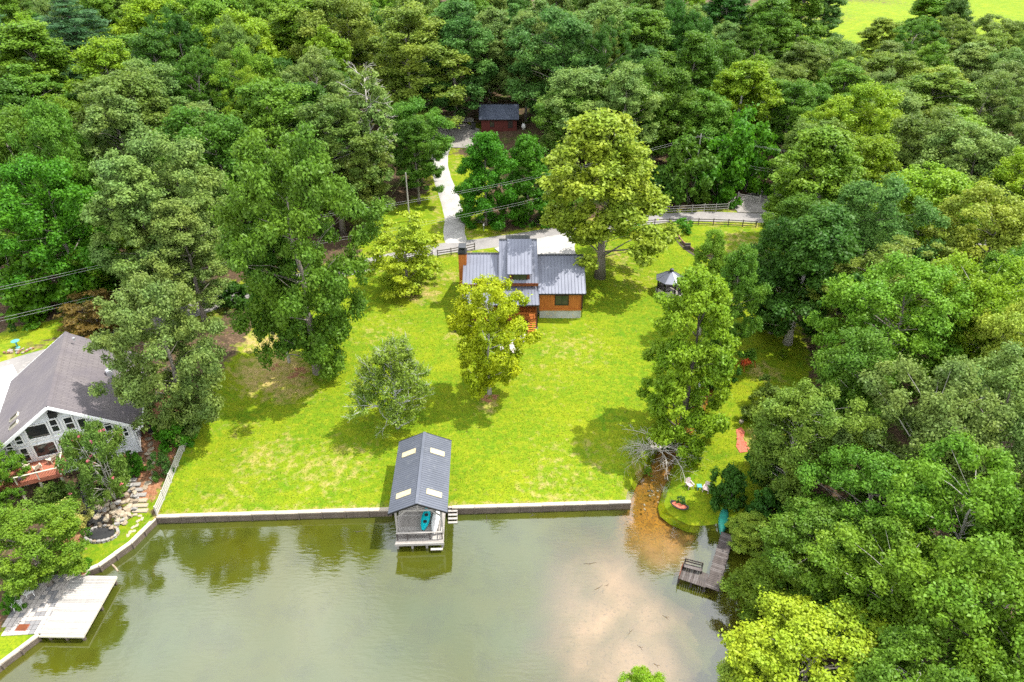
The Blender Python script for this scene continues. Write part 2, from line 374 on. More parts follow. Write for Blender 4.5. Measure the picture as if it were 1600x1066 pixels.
def ground_material():
    m, t, o = nodes('ground'); bs = N(t, 'BsdfPrincipled', Roughness=.95); bs.inputs['Specular IOR Level'].default_value = .15
    vec = N(t, 'NewGeometry').outputs['Position']
    za = N(t, 'VertexColor', layer_name='zone'); sp = N(t, 'SeparateColor'); t.links.new(za.outputs['Color'], sp.inputs['Color'])
    g = mixc(t, noise(t, .09, 4, vec, lo=.35, hi=.65), (.115, .195, .004), (.18, .225, .004))
    g = mixc(t, noise(t, .35, 5, vec, lo=.42, hi=.68), g, (.085, .175, .004))
    g = mixc(t, noise(t, 1.7, 5, vec, lo=.45, hi=.75), g, (.235, .25, .010))
    g = mixc(t, noise(t, 7, 3, vec, lo=.45, hi=.75), g, (.065, .125, .004))
    # faint mowing passes
    mw = N(t, 'Math', operation='MULTIPLY'); t.links.new(noise(t, .9, 4, vec, lo=.5, hi=.75, stretch=(.25, 1.3, 1)), mw.inputs[0]); mw.inputs[1].default_value = .45
    g = mixc(t, mw.outputs[0], g, (.235, .25, .012))
    # straw showing through
    def soft(mask, sc, lo, hi):
        a = N(t, 'Math', operation='MULTIPLY_ADD'); t.links.new(noise(t, sc, 5, vec, lo=.3, hi=.7), a.inputs[0]); a.inputs[1].default_value = .9; a.inputs[2].default_value = -.45
        b = N(t, 'Math', operation='ADD'); t.links.new(a.outputs[0], b.inputs[0]); t.links.new(mask, b.inputs[1])
        r = N(t, 'MapRange'); r.inputs['From Min'].default_value = lo; r.inputs['From Max'].default_value = hi; t.links.new(b.outputs[0], r.inputs['Value']); return r.outputs['Result']
    straw = mixc(t, noise(t, 3, 4, vec), (.37, .27, .12), (.26, .225, .05))
    g = mixc(t, soft(sp.outputs['Blue'], 1.1, .36, 1.0), g, straw)
    lit = mixc(t, noise(t, .5, 5, vec), (.085, .055, .032), (.05, .036, .022))
    lit = mixc(t, noise(t, 3.5, 4, vec, lo=.5, hi=.7), lit, (.17, .11, .07))
    lit = mixc(t, noise(t, .22, 4, vec, lo=.55, hi=.68), lit, (.05, .085, .012))
    g = mixc(t, soft(sp.outputs['Red'], .9, .35, .75), g, lit)
    mul = mixc(t, noise(t, 2.2, 5, vec), (.24, .10, .05), (.33, .18, .10))
    mul = mixc(t, noise(t, 6, 3, vec, lo=.5, hi=.7), mul, (.13, .055, .03))
    g = mixc(t, soft(sp.outputs['Green'], 1.6, .35, .7), g, mul)
    t.links.new(g, bs.inputs['Base Color'])
    bp = N(t, 'Bump', Strength=.55, Distance=.09); t.links.new(noise(t, 5, 5, vec, lo=.2, hi=.8, rough=.7), bp.inputs['Height'])
    t.links.new(bp.outputs['Normal'], bs.inputs['Normal']); t.links.new(bs.outputs['BSDF'], o.inputs['Surface'])
    return m
M['ground'] = ground_material()
LAWN = [(-35.5, 48.5), (12.2, 50.5), (16.6, 59.6), (21.5, 67), (25, 73), (29, 84), (32, 94), (37, 103), (52, 101), (56, 112), (45, 116.5), (31, 116.5), (20, 114.5), (9, 110.5),
        (-2, 107), (-12, 103.5), (-24, 98), (-33, 92), (-36, 84), (-36.2, 70), (-36.2, 58.8)]
RBANK = [(15, 51), (17.4, 56), (20.3, 61.5), (24, 67), (28, 76), (31, 88), (34, 96), (42, 94), (40, 79), (37, 68), (33, 58), (29.5, 52), (24, 50), (21, 47.6), (15.5, 48)]
LBANK = [(-36.4, 48.6), (-36.4, 45.4), (-38.2, 42.5), (-40.3, 41.2), (-41, 42.6), (-40.6, 45.0), (-38.6, 47.5), (-37.6, 51), (-36.8, 51)]
LGRASS = [(-41.2, 33), (-39.4, 35.6), (-42.6, 36.0), (-46, 33), (-46, 29)]
LYARD = [(-80, 66), (-68, 73), (-59.5, 79.5), (-61, 84), (-66, 81), (-80, 74)]
LANEV = [(-8.3, 110), (-8.2, 117), (-10, 128), (-12.8, 140), (-12.2, 148), (-7, 147), (-5.5, 136), (-5, 118), (-2, 112.5)]
LANEW = [(-12, 109), (-12.8, 118), (-14.6, 128), (-16, 131), (-24, 121), (-28, 112), (-24, 103.5), (-17, 106.5)]
FIELD = [(88, 240), (100, 205), (140, 205), (260, 230), (420, 330), (420, 420), (180, 400), (118, 330)]
GRASSY = [LAWN, RBANK, LBANK, LGRASS, LYARD, LANEV, LANEW, FIELD]
MULCH = [[(-36.9, 50.2), (-36.8, 58.5), (-37.6, 64), (-42, 66), (-41.5, 60), (-39.6, 55.5), (-38.4, 50.5)],
         [(-41.0, 43.6), (-41.3, 46), (-43.2, 47), (-44.6, 44.5), (-43, 42.4)], [(-45.5, 33.5), (-43.4, 36.4), (-46, 38)],
         ]
gp = grid(-68, 62, 27, 133, 1.0, .12)
gp += grid(-72, 72, 134, 200, 2.5, .4)+grid(-150, -70, 0, 240, 5, .8)+grid(66, 150, 0, 240, 5, .8)+grid(-68, 62, 205, 330, 6, .8)+grid(-66, 64, 0, 24, 3)
gp += grid(-700, 900, 250, 1100, 45)+grid(-700, -160, -100, 240, 45)+grid(160, 900, -100, 240, 30)+[(-700, -100), (0, -60), (900, -100)]
SD = dense(SHORE, 1.2); gd = line_dist([p[0] for p in gp], [p[1] for p in gp], [tuple(p) for p in SD]+[SD[0]])
ins = inside([p[0] for p in gp], [p[1] for p in gp], SHORE)
gp = [p for p, d, i in zip(gp, gd, ins) if d > .5 and not i]
n0 = len(gp)
me, V = sheet('ground', gp+SD, [(n0+i, n0+(i+1) % len(SD)) for i in range(len(SD))], H, M['ground'], hole=SHORE)
def sdist(poly):
    d = line_dist(V[:, 0], V[:, 1], list(poly)+[poly[0]]); return np.where(inside(V[:, 0], V[:, 1], poly), -d, d)
forest = np.ones(len(V))
for p in GRASSY: forest = np.minimum(forest, sm(-.8, 1.6, sdist(p)))
rd = np.minimum(line_dist(V[:, 0], V[:, 1], _mr), line_dist(V[:, 0], V[:, 1], LANE)); forest *= sm(2.6, 4.6, rd)*.75+.25
mul = np.zeros(len(V))
for p in MULCH: mul = np.maximum(mul, sm(.8, -.6, sdist(p)))
dry = np.zeros(len(V))
for (x, y, r, a) in [(-3, 65.8, 2.2, .95), (-27, 57, 7, .5), (-20, 56, 8, .5), (4, 53, 7, .45), (-14, 92, 6, .7), (-10, 97, 4, .6), (17, 104, 6, .55), (20, 98, 8, .4), (40, 109, 9, .55), (8, 78, 9, .4), (3, 72, 9, .3),
                     (-18, 82, 8, .35), (7, 57, 9, .35), (-7.8, 81, 3, .6), (-30, 51.5, 6, .35), (14.2, 55.5, 1.6, .9), (12.5, 52.5, 1.2, .8), (-8, 50.8, 2, .5), (-31, 73, 8, 1.0), (-28, 70, 6, .8), (-34, 79, 6, .9), (10.3, 103, 2.5, .6), (20.3, 52, 2, .3), (29, 60, 5, .8), (33, 73, 4, .7), (28, 55, 4, .7), (-32, 62, 5, .3)]:
    dry = np.maximum(dry, a*sm(r, r*.2, np.hypot(V[:, 0]-x, V[:, 1]-y)))
sw = np.full(len(V), 1e9)
sw = seg_dist(V[:, 0], V[:, 1], (-35.6, 48.7), (12.16, 50.68)); dry = np.maximum(dry, .75*sm(1.3, .2, sw))
dry = np.maximum(dry, .5*sm(1.4, .5, np.abs(rd-3.0)))
for (x, y, r) in [(-2.9, 67.5, 1.7), (-27.5, 72.5, 2), (-31, 74, 1.5), (14, 97.5, 1.2)]: mul = np.maximum(mul, .7*sm(r, r*.3, np.hypot(V[:, 0]-x, V[:, 1]-y)))
ca = me.color_attributes.new('zone', 'FLOAT_COLOR', 'POINT')
ca.data.foreach_set('color', np.stack([forest, mul, np.clip(dry, 0, 1), np.ones(len(V))], 1).astype('f4').ravel())
prop(link('ground', me), kind='structure')

# ------------------------------------------------------------------ pond
def bed_z(x, y):
    x = np.asarray(x, float); y = np.asarray(y, float)
    shoal = sm(10, 3, np.hypot((x-9)*1.05, (y-37)*.55)); creek = sm(4.5, 1.5, line_dist(x, y, [(14, 46), (14.5, 51), (17, 57), (24, 70)]))
    z = -2.6+1.9*np.maximum(shoal, creek)
    return np.where(creek > .01, np.maximum(z, -.75), z)
def bed_material():
    m, t, o = nodes('pond_bed'); bs = N(t, 'BsdfPrincipled', Roughness=.95); vec = N(t, 'NewGeometry').outputs['Position']
    sx = N(t, 'SeparateXYZ'); t.links.new(vec, sx.inputs[0])
    r = N(t, 'MapRange'); r.inputs['From Min'].default_value = 44; r.inputs['From Max'].default_value = 49; t.links.new(sx.outputs['Y'], r.inputs['Value'])
    sand = mixc(t, noise(t, .5, 5, vec), (.30, .212, .148), (.235, .165, .11)); sand = mixc(t, noise(t, 5, 4, vec, lo=.55, hi=.75), sand, (.13, .09, .06))
    peb = mixc(t, noise(t, 1.6, 5, vec), (.30, .155, .022), (.19, .095, .015)); peb = mixc(t, noise(t, 6, 4, vec, lo=.5, hi=.62), peb, (.09, .055, .02))
    t.links.new(mixc(t, r.outputs['Result'], sand, peb), bs.inputs['Base Color']); t.links.new(bs.outputs['BSDF'], o.inputs['Surface']); return m
bp_ = grid(-50, 24, 4, 50, 2.0)+grid(0, 28, 28, 76, .8)
me, _ = sheet('pond_bed', sorted(set((round(a, 2), round(b, 2)) for a, b in bp_)), [], bed_z, bed_material())
prop(link('pond_bed', me), kind='structure')
def water_material():
    m, t, o = nodes('water'); vec = N(t, 'NewGeometry').outputs['Position']
    za = N(t, 'VertexColor', layer_name='zone'); sp = N(t, 'SeparateColor'); t.links.new(za.outputs['Color'], sp.inputs['Color'])
    body = mixc(t, noise(t, .06, 4, vec), (.040, .054, .009), (.056, .058, .003))
    dif = N(t, 'BsdfDiffuse'); t.links.new(body, dif.inputs['Color'])
    tr = N(t, 'BsdfTransparent', Color=rgb((.95, .9, .74)))
    a = N(t, 'MixShader')
    c = N(t, 'Math', operation='MULTIPLY_ADD', use_clamp=True); t.links.new(noise(t, .35, 5, vec, lo=.3, hi=.7), c.inputs[0]); c.inputs[1].default_value = .42; 
    d_ = N(t, 'Math', operation='SUBTRACT'); t.links.new(sp.outputs['Red'], d_.inputs[0]); d_.inputs[1].default_value = .24; t.links.new(d_.outputs[0], c.inputs[2])
    t.links.new(c.outputs[0], a.inputs['Fac']); t.links.new(tr.outputs[0], a.inputs[1]); t.links.new(dif.outputs[0], a.inputs[2])
    gl = N(t, 'BsdfGlossy', Roughness=.03); gl.inputs['Color'].default_value = rgb((.97, .99, 1))
    lw = N(t, 'LayerWeight', Blend=.5); pw = N(t, 'Math', operation='POWER'); t.links.new(lw.outputs['Facing'], pw.inputs[0]); pw.inputs[1].default_value = 4.0
    fr = N(t, 'Math', operation='MULTIPLY_ADD'); t.links.new(pw.outputs[0], fr.inputs[0]); fr.inputs[1].default_value = .84; fr.inputs[2].default_value = .118
    bmp = N(t, 'Bump', Strength=.1, Distance=.05)
    n1 = noise(t, 1.5, 3, vec, lo=.2, hi=.8, stretch=(.7, 2.2, 1)); n2 = noise(t, .35, 2, vec, lo=.2, hi=.8)
    ad = N(t, 'Math', operation='MULTIPLY_ADD'); t.links.new(n2, ad.inputs[0]); ad.inputs[1].default_value = 1.2; t.links.new(n1, ad.inputs[2])
    t.links.new(ad.outputs[0], bmp.inputs['Height']); t.links.new(bmp.outputs['Normal'], gl.inputs['Normal']); t.links.new(bmp.outputs['Normal'], lw.inputs['Normal'])
    f = N(t, 'MixShader'); t.links.new(fr.outputs[0], f.inputs['Fac']); t.links.new(a.outputs[0], f.inputs[1]); t.links.new(gl.outputs[0], f.inputs[2])
    t.links.new(f.outputs[0], o.inputs['Surface']); return m
M['water'] = water_material()
wp = grid(-50, 30, 2, 76, 1.0)
me, V = sheet('pond_water', wp, [], None, M['water'])
# how cloudy the water is: clear over the sand bar and in the creek, murky elsewhere
clear = np.maximum(.76*sm(10.5, 3, np.hypot((V[:, 0]-8.8)*1.1, (V[:, 1]-36)*.62)), .92*sm(6, 1.5, line_dist(V[:, 0], V[:, 1], [(14.3, 46.5), (14.5, 51), (17, 57), (24, 70)])))
clear = np.maximum(clear, .55*sm(5, 1, np.hypot(V[:, 0]-16, V[:, 1]-37.5)))
ca = me.color_attributes.new('zone', 'FLOAT_COLOR', 'POINT')
ca.data.foreach_set('color', np.stack([1-clear, clear, clear, np.ones(len(V))], 1).astype('f4').ravel())
prop(link('pond_water', me), kind='structure')
up = [(45+8.6*math.cos(a), 98.8+4.3*math.sin(a)) for a in np.linspace(0, 2*math.pi, 28, endpoint=False)]
me, V = sheet('upper_pond_water', dense(up, 1.5)+[(45, 98.8)], [], None, M['water'])
ca = me.color_attributes.new('zone', 'FLOAT_COLOR', 'POINT'); ca.data.foreach_set('color', [1., 0, 0, 1]*len(V))
o = prop(link('upper_pond_water', me), kind='structure'); o.location.z = 1.85

# retaining walls: a row of timbers under a cap, piece by piece
def retaining_wall(pts, ztop, zbot, name, label, capm, facem, capw=.42, unit=2.4):
    r = thing(name, label, 'retaining wall', (pts[0][0], pts[0][1], 0)); L = Vector((pts[0][0], pts[0][1], 0))
    for a, b in zip(pts[:-1], pts[1:]):
        a, b = Vector((*a, 0)), Vector((*b, 0)); n = max(1, round((b-a).length/unit)); d = (b-a).normalized(); side = Vector((d.y, -d.x, 0))
        for k in range(n):
            p, q = a+(b-a)*k/n, a+(b-a)*(k+1)/n; g = d*.012
            dz = RNG.uniform(-.025, .025); z0 = ztop; cm_ = capm if RNG.random() < .7 or capm != 'seacap' else 'grey_wood2'
            piece('cap_timber', p-L+g+Vector((0, 0, z0-.06+dz)), q-L-g+Vector((0, 0, z0-.06+dz)), capw+RNG.uniform(-.02, .02), .14, cm_, r)
            nz_ = 3; hh = (ztop-.13-zbot)/nz_
            for j in range(nz_):
                zz = zbot+hh*(j+.5); off = side*RNG.uniform(.04, .075)
                piece('face_timber', p-L+g+off+Vector((0, 0, zz)), q-L-g+off+Vector((0, 0, zz)), .2, hh-.02, facem, r)
            piece('pile', p-L+side*.17+Vector((0, 0, zbot-.6)), p-L+side*.17+Vector((0, 0, ztop-.15)), .14, .14, facem, r)
    return r
retaining_wall([(-35.6, 48.7), (-12.2, 49.675)], .92, -.2, 'seawall', 'long timber seawall along the lawn left of the boathouse', 'seacap', 'timber')
retaining_wall([(-6.1, 49.93), (12.2, 50.68)], .92, -.2, 'seawall', 'timber seawall along the lawn between the boathouse and the creek mouth', 'seacap', 'timber')
retaining_wall([(-40.5, 41.15), (-38.4, 42.7), (-36.7, 45.4), (-35.75, 48.5)], .82, -.2, 'seawall', 'pale bent seawall round the small garden lawn of the white house', 'cream', 'timber', .36, 1.8)
retaining_wall([(-43.2, 29), (-41.4, 33), (-39.8, 35.6)], .72, -.2, 'seawall', 'short seawall at the grass below the pale dock', 'seacap', 'timber', .36, 1.8)

# ------------------------------------------------------------------ roads
def road(name, pts, wd, m, dz=.06, n=8):
    c = catmull(pts, 1.0); vs = []; fs = []; wj = [wd*(1+.03*math.sin(i*.4)+.02*math.sin(i*1.1)) for i in range(len(c))]
    for i, p in enumerate(c):
        d = (c[min(i+1, len(c)-1)]-c[max(i-1, 0)]); d.z = 0; d.normalize(); s_ = Vector((d.y, -d.x, 0))
        for j in range(n+1):
            q = p+s_*((j/n-.5)*wj[i]); vs.append((q.x, q.y))
    a = np.array(vs); z = H(a[:, 0], a[:, 1])+dz
    z.reshape(-1, n+1)[:, 0] -= .12; z.reshape(-1, n+1)[:, -1] -= .12
    for i in range(len(c)-1):
        for j in range(n): k = i*(n+1)+j; fs.append((k, k+1, k+n+2, k+n+1))
    me = bpy.data.meshes.new(name); me.from_pydata([(x, y, q) for (x, y), q in zip(vs, z)], [], fs); me.materials.append(m)
    me.polygons.foreach_set('use_smooth', [True]*len(me.polygons))
    return prop(link(name, me), kind='structure')
road('road', MAINROAD, 4.7, M['asphalt'])
road('lane', LANE, 4.0, M['drive'], .085)
def pad(name, poly, m, dz=.07, s=1.0):
    d_ = dense(poly, s); xs = [p[0] for p in poly]; ys = [p[1] for p in poly]
    g = [p for p in grid(min(xs), max(xs), min(ys), max(ys), s) if inside([p[0]], [p[1]], poly)[0] and line_dist([p[0]], [p[1]], list(poly)+[poly[0]])[0] > s*.4]
    n_ = len(g); me, _ = sheet(name, g+d_, [(n_+i, n_+(i+1) % len(d_)) for i in range(len(d_))], lambda x, y: H(x, y)+dz, m, faces_in=poly)
    return prop(link(name, me), kind='structure')
pad('driveway', [(2.5, 97), (10.4, 97), (10.6, 103), (10.6, 107), (11.2, 110.2), (12.5, 113.2), (2, 109.5), (-3, 106.5), (-1, 103)], M['drive'], .10)
pad('lane_yard', [(-17, 153), (-10, 152), (-6.8, 155), (-7.2, 160), (-11, 166), (-28, 168), (-30, 160)], M['gravel'], .13, 2)
pad('gate_apron', [(42.5, 121.7), (53, 121), (53, 128.5), (56, 134), (50, 134), (45, 128), (42, 126)], M['gravel'], .13, 1.5)
pad('garden_path', [(-67, 68.5), (-63, 71.5), (-58, 66), (-61, 62)], M['drive'], .12, 1.5)

# ------------------------------------------------------------------ trees: prototypes
def leaf_mat(name, col, var=.34, trans=.4):
    m, t, o = nodes('leaf_'+name)
    isl = N(t, 'NewGeometry').outputs['Random Per Island']; orn = N(t, 'ObjectInfo').outputs['Random']
    c = mixc(t, isl, tuple(x*(1-var) for x in col), tuple(x*k for x, k in zip(col, (1+var*1.05, 1+var, 1+var*.6))))
    tc_ = N(t, 'TexCoord').outputs['Object']
    c = mixc(t, noise(t, .22, 3, tc_, lo=.35, hi=.65), c, tuple(a_*b_ for a_, b_ in zip(col, (1.5, 1.22, .9)))) if var < .5 else c
    hs = N(t, 'HueSaturation'); t.links.new(c, hs.inputs['Color'])
    for key, lo, hi in (('Hue', .487, .511), ('Value', .86, 1.16)):
        r = N(t, 'MapRange'); r.inputs['To Min'].default_value = lo; r.inputs['To Max'].default_value = hi
        if key == 'Value':
            fr = N(t, 'Math', operation='FRACT'); ml = N(t, 'Math', operation='MULTIPLY'); ml.inputs[1].default_value = 17.3
            t.links.new(orn, ml.inputs[0]); t.links.new(ml.outputs[0], fr.inputs[0]); t.links.new(fr.outputs[0], r.inputs['Value'])
        else: t.links.new(orn, r.inputs['Value'])
        t.links.new(r.outputs['Result'], hs.inputs[key])
    bs = N(t, 'BsdfPrincipled', Roughness=.5); bs.inputs['Specular IOR Level'].default_value = .22
    tl = N(t, 'BsdfTranslucent'); mxs = N(t, 'MixShader', Fac=trans)
    t.links.new(hs.outputs['Color'], bs.inputs['Base Color']); t.links.new(hs.outputs['Color'], tl.inputs['Color'])
    t.links.new(bs.outputs[0], mxs.inputs[1]); t.links.new(tl.outputs[0], mxs.inputs[2]); t.links.new(mxs.outputs[0], o.inputs['Surface'])
    return m
TINT = dict(mid=(.078, .188, .018), deep=(.04, .125, .015), olive=(.112, .198, .036), lime=(.155, .29, .016), yellow=(.29, .40, .012), pale=(.13, .23, .058), blue=(.075, .18, .038),
            bright=(.06, .205, .010), rust=(.135, .098, .026), gold=(.2, .31, .04), silver=(.13, .23, .03), pine=(.06, .155, .062), bloom=(.5, .56, .2), pink=(.55, .15, .24), spring=(.118, .245, .02), moss=(.13, .22, .032), sunny=(.235, .335, .02), oak=(.19, .315, .03))
LM = {k: leaf_mat(k, v) for k, v in TINT.items()}

def leaf_mesh(name, P_, Nn, size, asp, rng):
    n = len(P_); Nn = Nn/np.linalg.norm(Nn, axis=1, keepdims=True)
    t = rng.normal(size=(n, 3)); t -= Nn*(t*Nn).sum(1, keepdims=True); t /= np.linalg.norm(t, axis=1, keepdims=True); b = np.cross(Nn, t)
    s = size[:, None]; bend = Nn*s*.18
    v = np.stack([P_+t*s-bend, P_+b*s*asp, P_-t*s-bend, P_-b*s*asp], 1).reshape(-1, 3).astype('f4')
    me = bpy.data.meshes.new(name); me.vertices.add(4*n); me.vertices.foreach_set('co', v.ravel())
    me.loops.add(4*n); me.loops.foreach_set('vertex_index', np.arange(4*n, dtype='i4'))
    me.polygons.add(n); me.polygons.foreach_set('loop_start', np.arange(0, 4*n, 4, dtype='i4')); me.polygons.foreach_set('loop_total', np.full(n, 4, 'i4'))
    me.materials.append(LM['mid']); me.update(); return me
def clump_leaves(cc, cr, n_each, leaf, rng, flat=.75, up=.4, hang=0):
    k = len(cc); w_ = cr**2; cnt = np.maximum(4, (n_each*k*w_/w_.sum()).astype(int)); idx = np.repeat(np.arange(k), cnt); n = len(idx)
    d = rng.normal(size=(n, 3)); d /= np.linalg.norm(d, axis=1, keepdims=True); d[:, 2] = d[:, 2]*.85+.22
    rr = cr[idx]*(rng.uniform(.12, 1, n)**.45)*(1+.16*rng.normal(size=n)+.45*(rng.uniform(0, 1, n) < .08))
    P_ = cc[idx]+d*rr[:, None]*np.array([1, 1, flat]); P_[:, 2] -= hang*rng.uniform(0, 1, n)**2
    Nn = d*.7+np.array([0, 0, up])+rng.normal(size=(n, 3))*.5
    return P_, Nn, leaf*rng.uniform(.65, 1.3, n)
def prof(kind, t):
    if kind == 'round': return np.sqrt(np.clip(1-((t-.42)/.6)**2, 0.02, 1))
    if kind == 'ovoid': return np.sqrt(np.clip(1-((t-.36)/.68)**2, 0.02, 1))*(1-.25*t)
    if kind == 'cone': return np.clip(1.08-t, .06, 1)**.75*np.clip(t*6+.45, 0, 1)
    if kind == 'wide': return np.sqrt(np.clip(1-((t-.5)/.58)**2, 0.02, 1))
PROTO = {}
def broadleaf(key, seed, H0, R0, zc, kind='round', nclump=130, cr=1.5, nleaf=44000, leaf=.18, asp=.6, trunk=.38, bark='bark', nlimb=13, flat=.85, up=.35, stems=1, inner=.55, lobes=.3, hang=0, limb_r=.3):
    rng = np.random.default_rng(seed); hc = H0-zc
    lob = rng.normal(size=(9, 3)); lob /= np.linalg.norm(lob, axis=1, keepdims=True); amp = rng.uniform(-lobes, lobes, 9)
    nb = max(10, int(nclump/2.7))                      # boughs, each carrying a handful of leafy clumps on its upper side
    t = (np.arange(nb)+rng.uniform(0, 1, nb))/nb; t = t**.9; ang = np.arange(nb)*2.39996+rng.normal(size=nb)*.4
    r = prof(kind, t)*R0; rad = rng.uniform(inner**2, 1, nb)**.5; rad[::6] *= .55
    d = np.stack([np.cos(ang), np.sin(ang), (t-.45)*1.6], 1); dn = d/np.linalg.norm(d, axis=1, keepdims=True)
    mult = 1+(np.clip(dn@lob.T, 0, 1)**3*amp).sum(1)
    br = cr*1.12*rng.uniform(.7, 1.35, nb); rr = np.maximum(.1, (r*mult-br*.55))*rad
    bc = np.stack([np.cos(ang)*rr, np.sin(ang)*rr, zc+t*hc*(.9+.1*mult)-br*.45], 1)
    ns = 5; bi = np.repeat(np.arange(nb), ns); n_ = len(bi)
    sd_ = rng.normal(size=(n_, 3)); sd_ += dn[bi]*.55; sd_ /= np.linalg.norm(sd_, axis=1, keepdims=True); sd_[:, 2] = sd_[:, 2]*.85+.12
    cc = bc[bi]+sd_*br[bi][:, None]*np.array([.95, .95, .75]); crs = cr*.6*rng.uniform(.6, 1.3, n_)*(br[bi]/br.mean())**.5; nclump = n_
    P_, Nn, sz = clump_leaves(cc, crs, nleaf/nclump, leaf, rng, flat, up, hang)
    cme = leaf_mesh(key+'_crown', P_, Nn, sz, asp, rng)
    mb = MB(); prng = random.Random(seed)
    topz = zc+hc*.78; wob = [(prng.uniform(-.25, .25)*trunk*2, prng.uniform(-.25, .25)*trunk*2) for _ in range(8)]
    for s_ in range(stems):
        a0 = 2*math.pi*s_/max(1, stems)+.5; sp = 0 if stems == 1 else R0*.35
        pts = []; rads = []
        for i in range(8):
            f = i/7; pts.append((wob[i][0]*f*2+math.cos(a0)*sp*f, wob[i][1]*f*2+math.sin(a0)*sp*f, topz*f-.25*(i == 0)))
            rads.append(trunk*(1.45 if i == 0 else 1)*(1-.82*f)/(1 if stems == 1 else 1.6))
        mb.tube(pts, rads, 8 if stems == 1 else 5)
    order = sorted(range(nclump), key=lambda k: prng.random())[:nlimb*3]
    for j, k in enumerate(order):
        e = Vector(cc[k]); z0 = max(zc*.55, min(topz*.92, e.z-prng.uniform(.25, .6)*math.hypot(e.x, e.y)-.5)); f = z0/topz
        s0 = Vector((wob[4][0]*f*2, wob[4][1]*f*2, z0)); mid = s0.lerp(e, .5)+Vector((prng.uniform(-.4, .4), prng.uniform(-.4, .4), prng.uniform(-.1, .5)))
        r0 = trunk*limb_r*(1-.5*f)*(1 if j < nlimb else .5)
        mb.tube([s0, s0.lerp(mid, .55), mid, mid.lerp(e, .55), e], [r0, r0*.8, r0*.6, r0*.4, .015], 5 if j < nlimb else 4, cap=False)
    PROTO[key] = (mb.mesh(key+'_trunk', M[bark], True), cme, H0, R0)
def pine(key, seed, H0, R0, zc):
    rng = np.random.default_rng(seed); cc = []; mb = MB(); z = zc
    mb.tube([(0, 0, -.2), (.1, 0, H0*.4), (-.05, .1, H0*.8), (0, 0, H0-.5)], [.4, .28, .14, .03], 7)
    while z < H0-.5:
        t = (z-zc)/(H0-zc); r = R0*(1-t)**.7*(.6+.4*min(1, t*4)); nb = 6 if t < .8 else 4
        for b in range(nb):
            a = rng.uniform(0, 6.28); rl = r*rng.uniform(.65, 1.1); e = Vector((math.cos(a)*rl, math.sin(a)*rl, z+rl*.12))
            mb.tube([(0, 0, z-.2), e*.5+Vector((0, 0, z*.5-.15)), e], [.07, .05, .015], 4, cap=False)
            for q in np.linspace(.35, 1, max(2, int(rl/.8))): cc.append((e.x*q+rng.normal()*.25, e.y*q+rng.normal()*.25, z+.12*rl*q+.15))
        z += rng.uniform(.7, 1.15)
    cc = np.array(cc); P_, Nn, sz = clump_leaves(cc, np.full(len(cc), .75)*rng.uniform(.7, 1.3, len(cc)), 26000/len(cc), .3, rng, .6, .5)
    PROTO[key] = (mb.mesh(key+'_trunk', M['bark_dark'], True), leaf_mesh(key+'_crown', P_, Nn, sz, .16, rng), H0, R0)
def twigs(mb, p, d, L, r, depth, rng, tips, spread=.75, upb=.08, fork=(2, 3), sag=0.0):
    q = p+d*L*.5+Vector((rng.gauss(0, .06), rng.gauss(0, .06), rng.gauss(0, .04)))*L; d2 = (d+Vector((rng.gauss(0, .15), rng.gauss(0, .15), upb-sag))).normalized(); e = q+d2*L*.5
    mb.tube([p, q, e], [r, r*.8, r*.6], 5 if depth > 3 else 3, cap=False)
    if depth == 0: tips.append(e); return
    for _ in range(rng.randint(*fork)):
        nd = (d2+Vector((rng.gauss(0, 1), rng.gauss(0, 1), rng.gauss(0, .6)))*spread*.6+Vector((0, 0, upb-sag))).normalized()
        twigs(mb, e if rng.random() < .6 else q, nd, L*rng.uniform(.6, .85), r*.6, depth-1, rng, tips, spread, upb, fork, sag)
def bare(key, seed, H0, nb, L0, leaves=None, bark='bark_silver', depth=4, rise=.25, z0=.2, crown_leaf=.13, nleaf=9000, sag=0):
    rng = random.Random(seed); mb = MB(); tips = []
    mb.tube([(0, 0, -.2), (.08, .05, H0*.35), (-.05, .1, H0*.7), (0, 0, H0)], [.32, .24, .13, .03], 7)
    for k in range(nb):
        t = z0+(1-z0)*(k+.5)/nb; a = k*2.4+rng.uniform(-.4, .4); d = Vector((math.cos(a), math.sin(a), rise+.5*t)).normalized()
        l = L0*(1-.55*t)*(.55+.45*min(1, t*3)); twigs(mb, Vector((0, 0, H0*t)), d, l, .1*(1-.5*t), depth, rng, tips, sag=sag)
    tm = mb.mesh(key+'_trunk', M[bark], True); cm = None
    if leaves:
        nr = np.random.default_rng(seed); tp = np.array([tuple(e) for e in tips]); tp = tp[nr.permutation(len(tp))[:int(len(tp)*leaves)]]; tp = tp*np.array([.86, .86, .93])
        P_, Nn, sz = clump_leaves(tp, np.full(len(tp), .5), nleaf/len(tp), crown_leaf, nr, .8, .4); cm = leaf_mesh(key+'_crown', P_, Nn, sz, .6, nr)
    R0 = max(math.hypot(e.x, e.y) for e in tips) if tips else L0
    PROTO[key] = (tm, cm, max(H0, max(e.z for e in tips)), R0*.9)
broadleaf('oak_a', 11, 20, 7, 4.5)
broadleaf('oak_b', 12, 20, 7, 5, nclump=110, cr=1.75, lobes=.45)
broadleaf('oak_c', 13, 19, 7, 4, 'wide', nclump=120, cr=1.6, lobes=.5)
broadleaf('tall_a', 21, 24, 5.6, 5, 'ovoid', nclump=140, cr=1.4)
broadleaf('tall_b', 22, 24, 5.6, 6, 'ovoid', nclump=110, cr=1.55, lobes=.45)
broadleaf('tall_c', 23, 22, 5.2, 3, 'cone', nclump=150, cr=1.35, lobes=.35)
broadleaf('oak_d', 14, 21, 6.6, 4, 'round', nclump=170, cr=1.2, nleaf=44000, leaf=.165, lobes=.55, asp=.5)
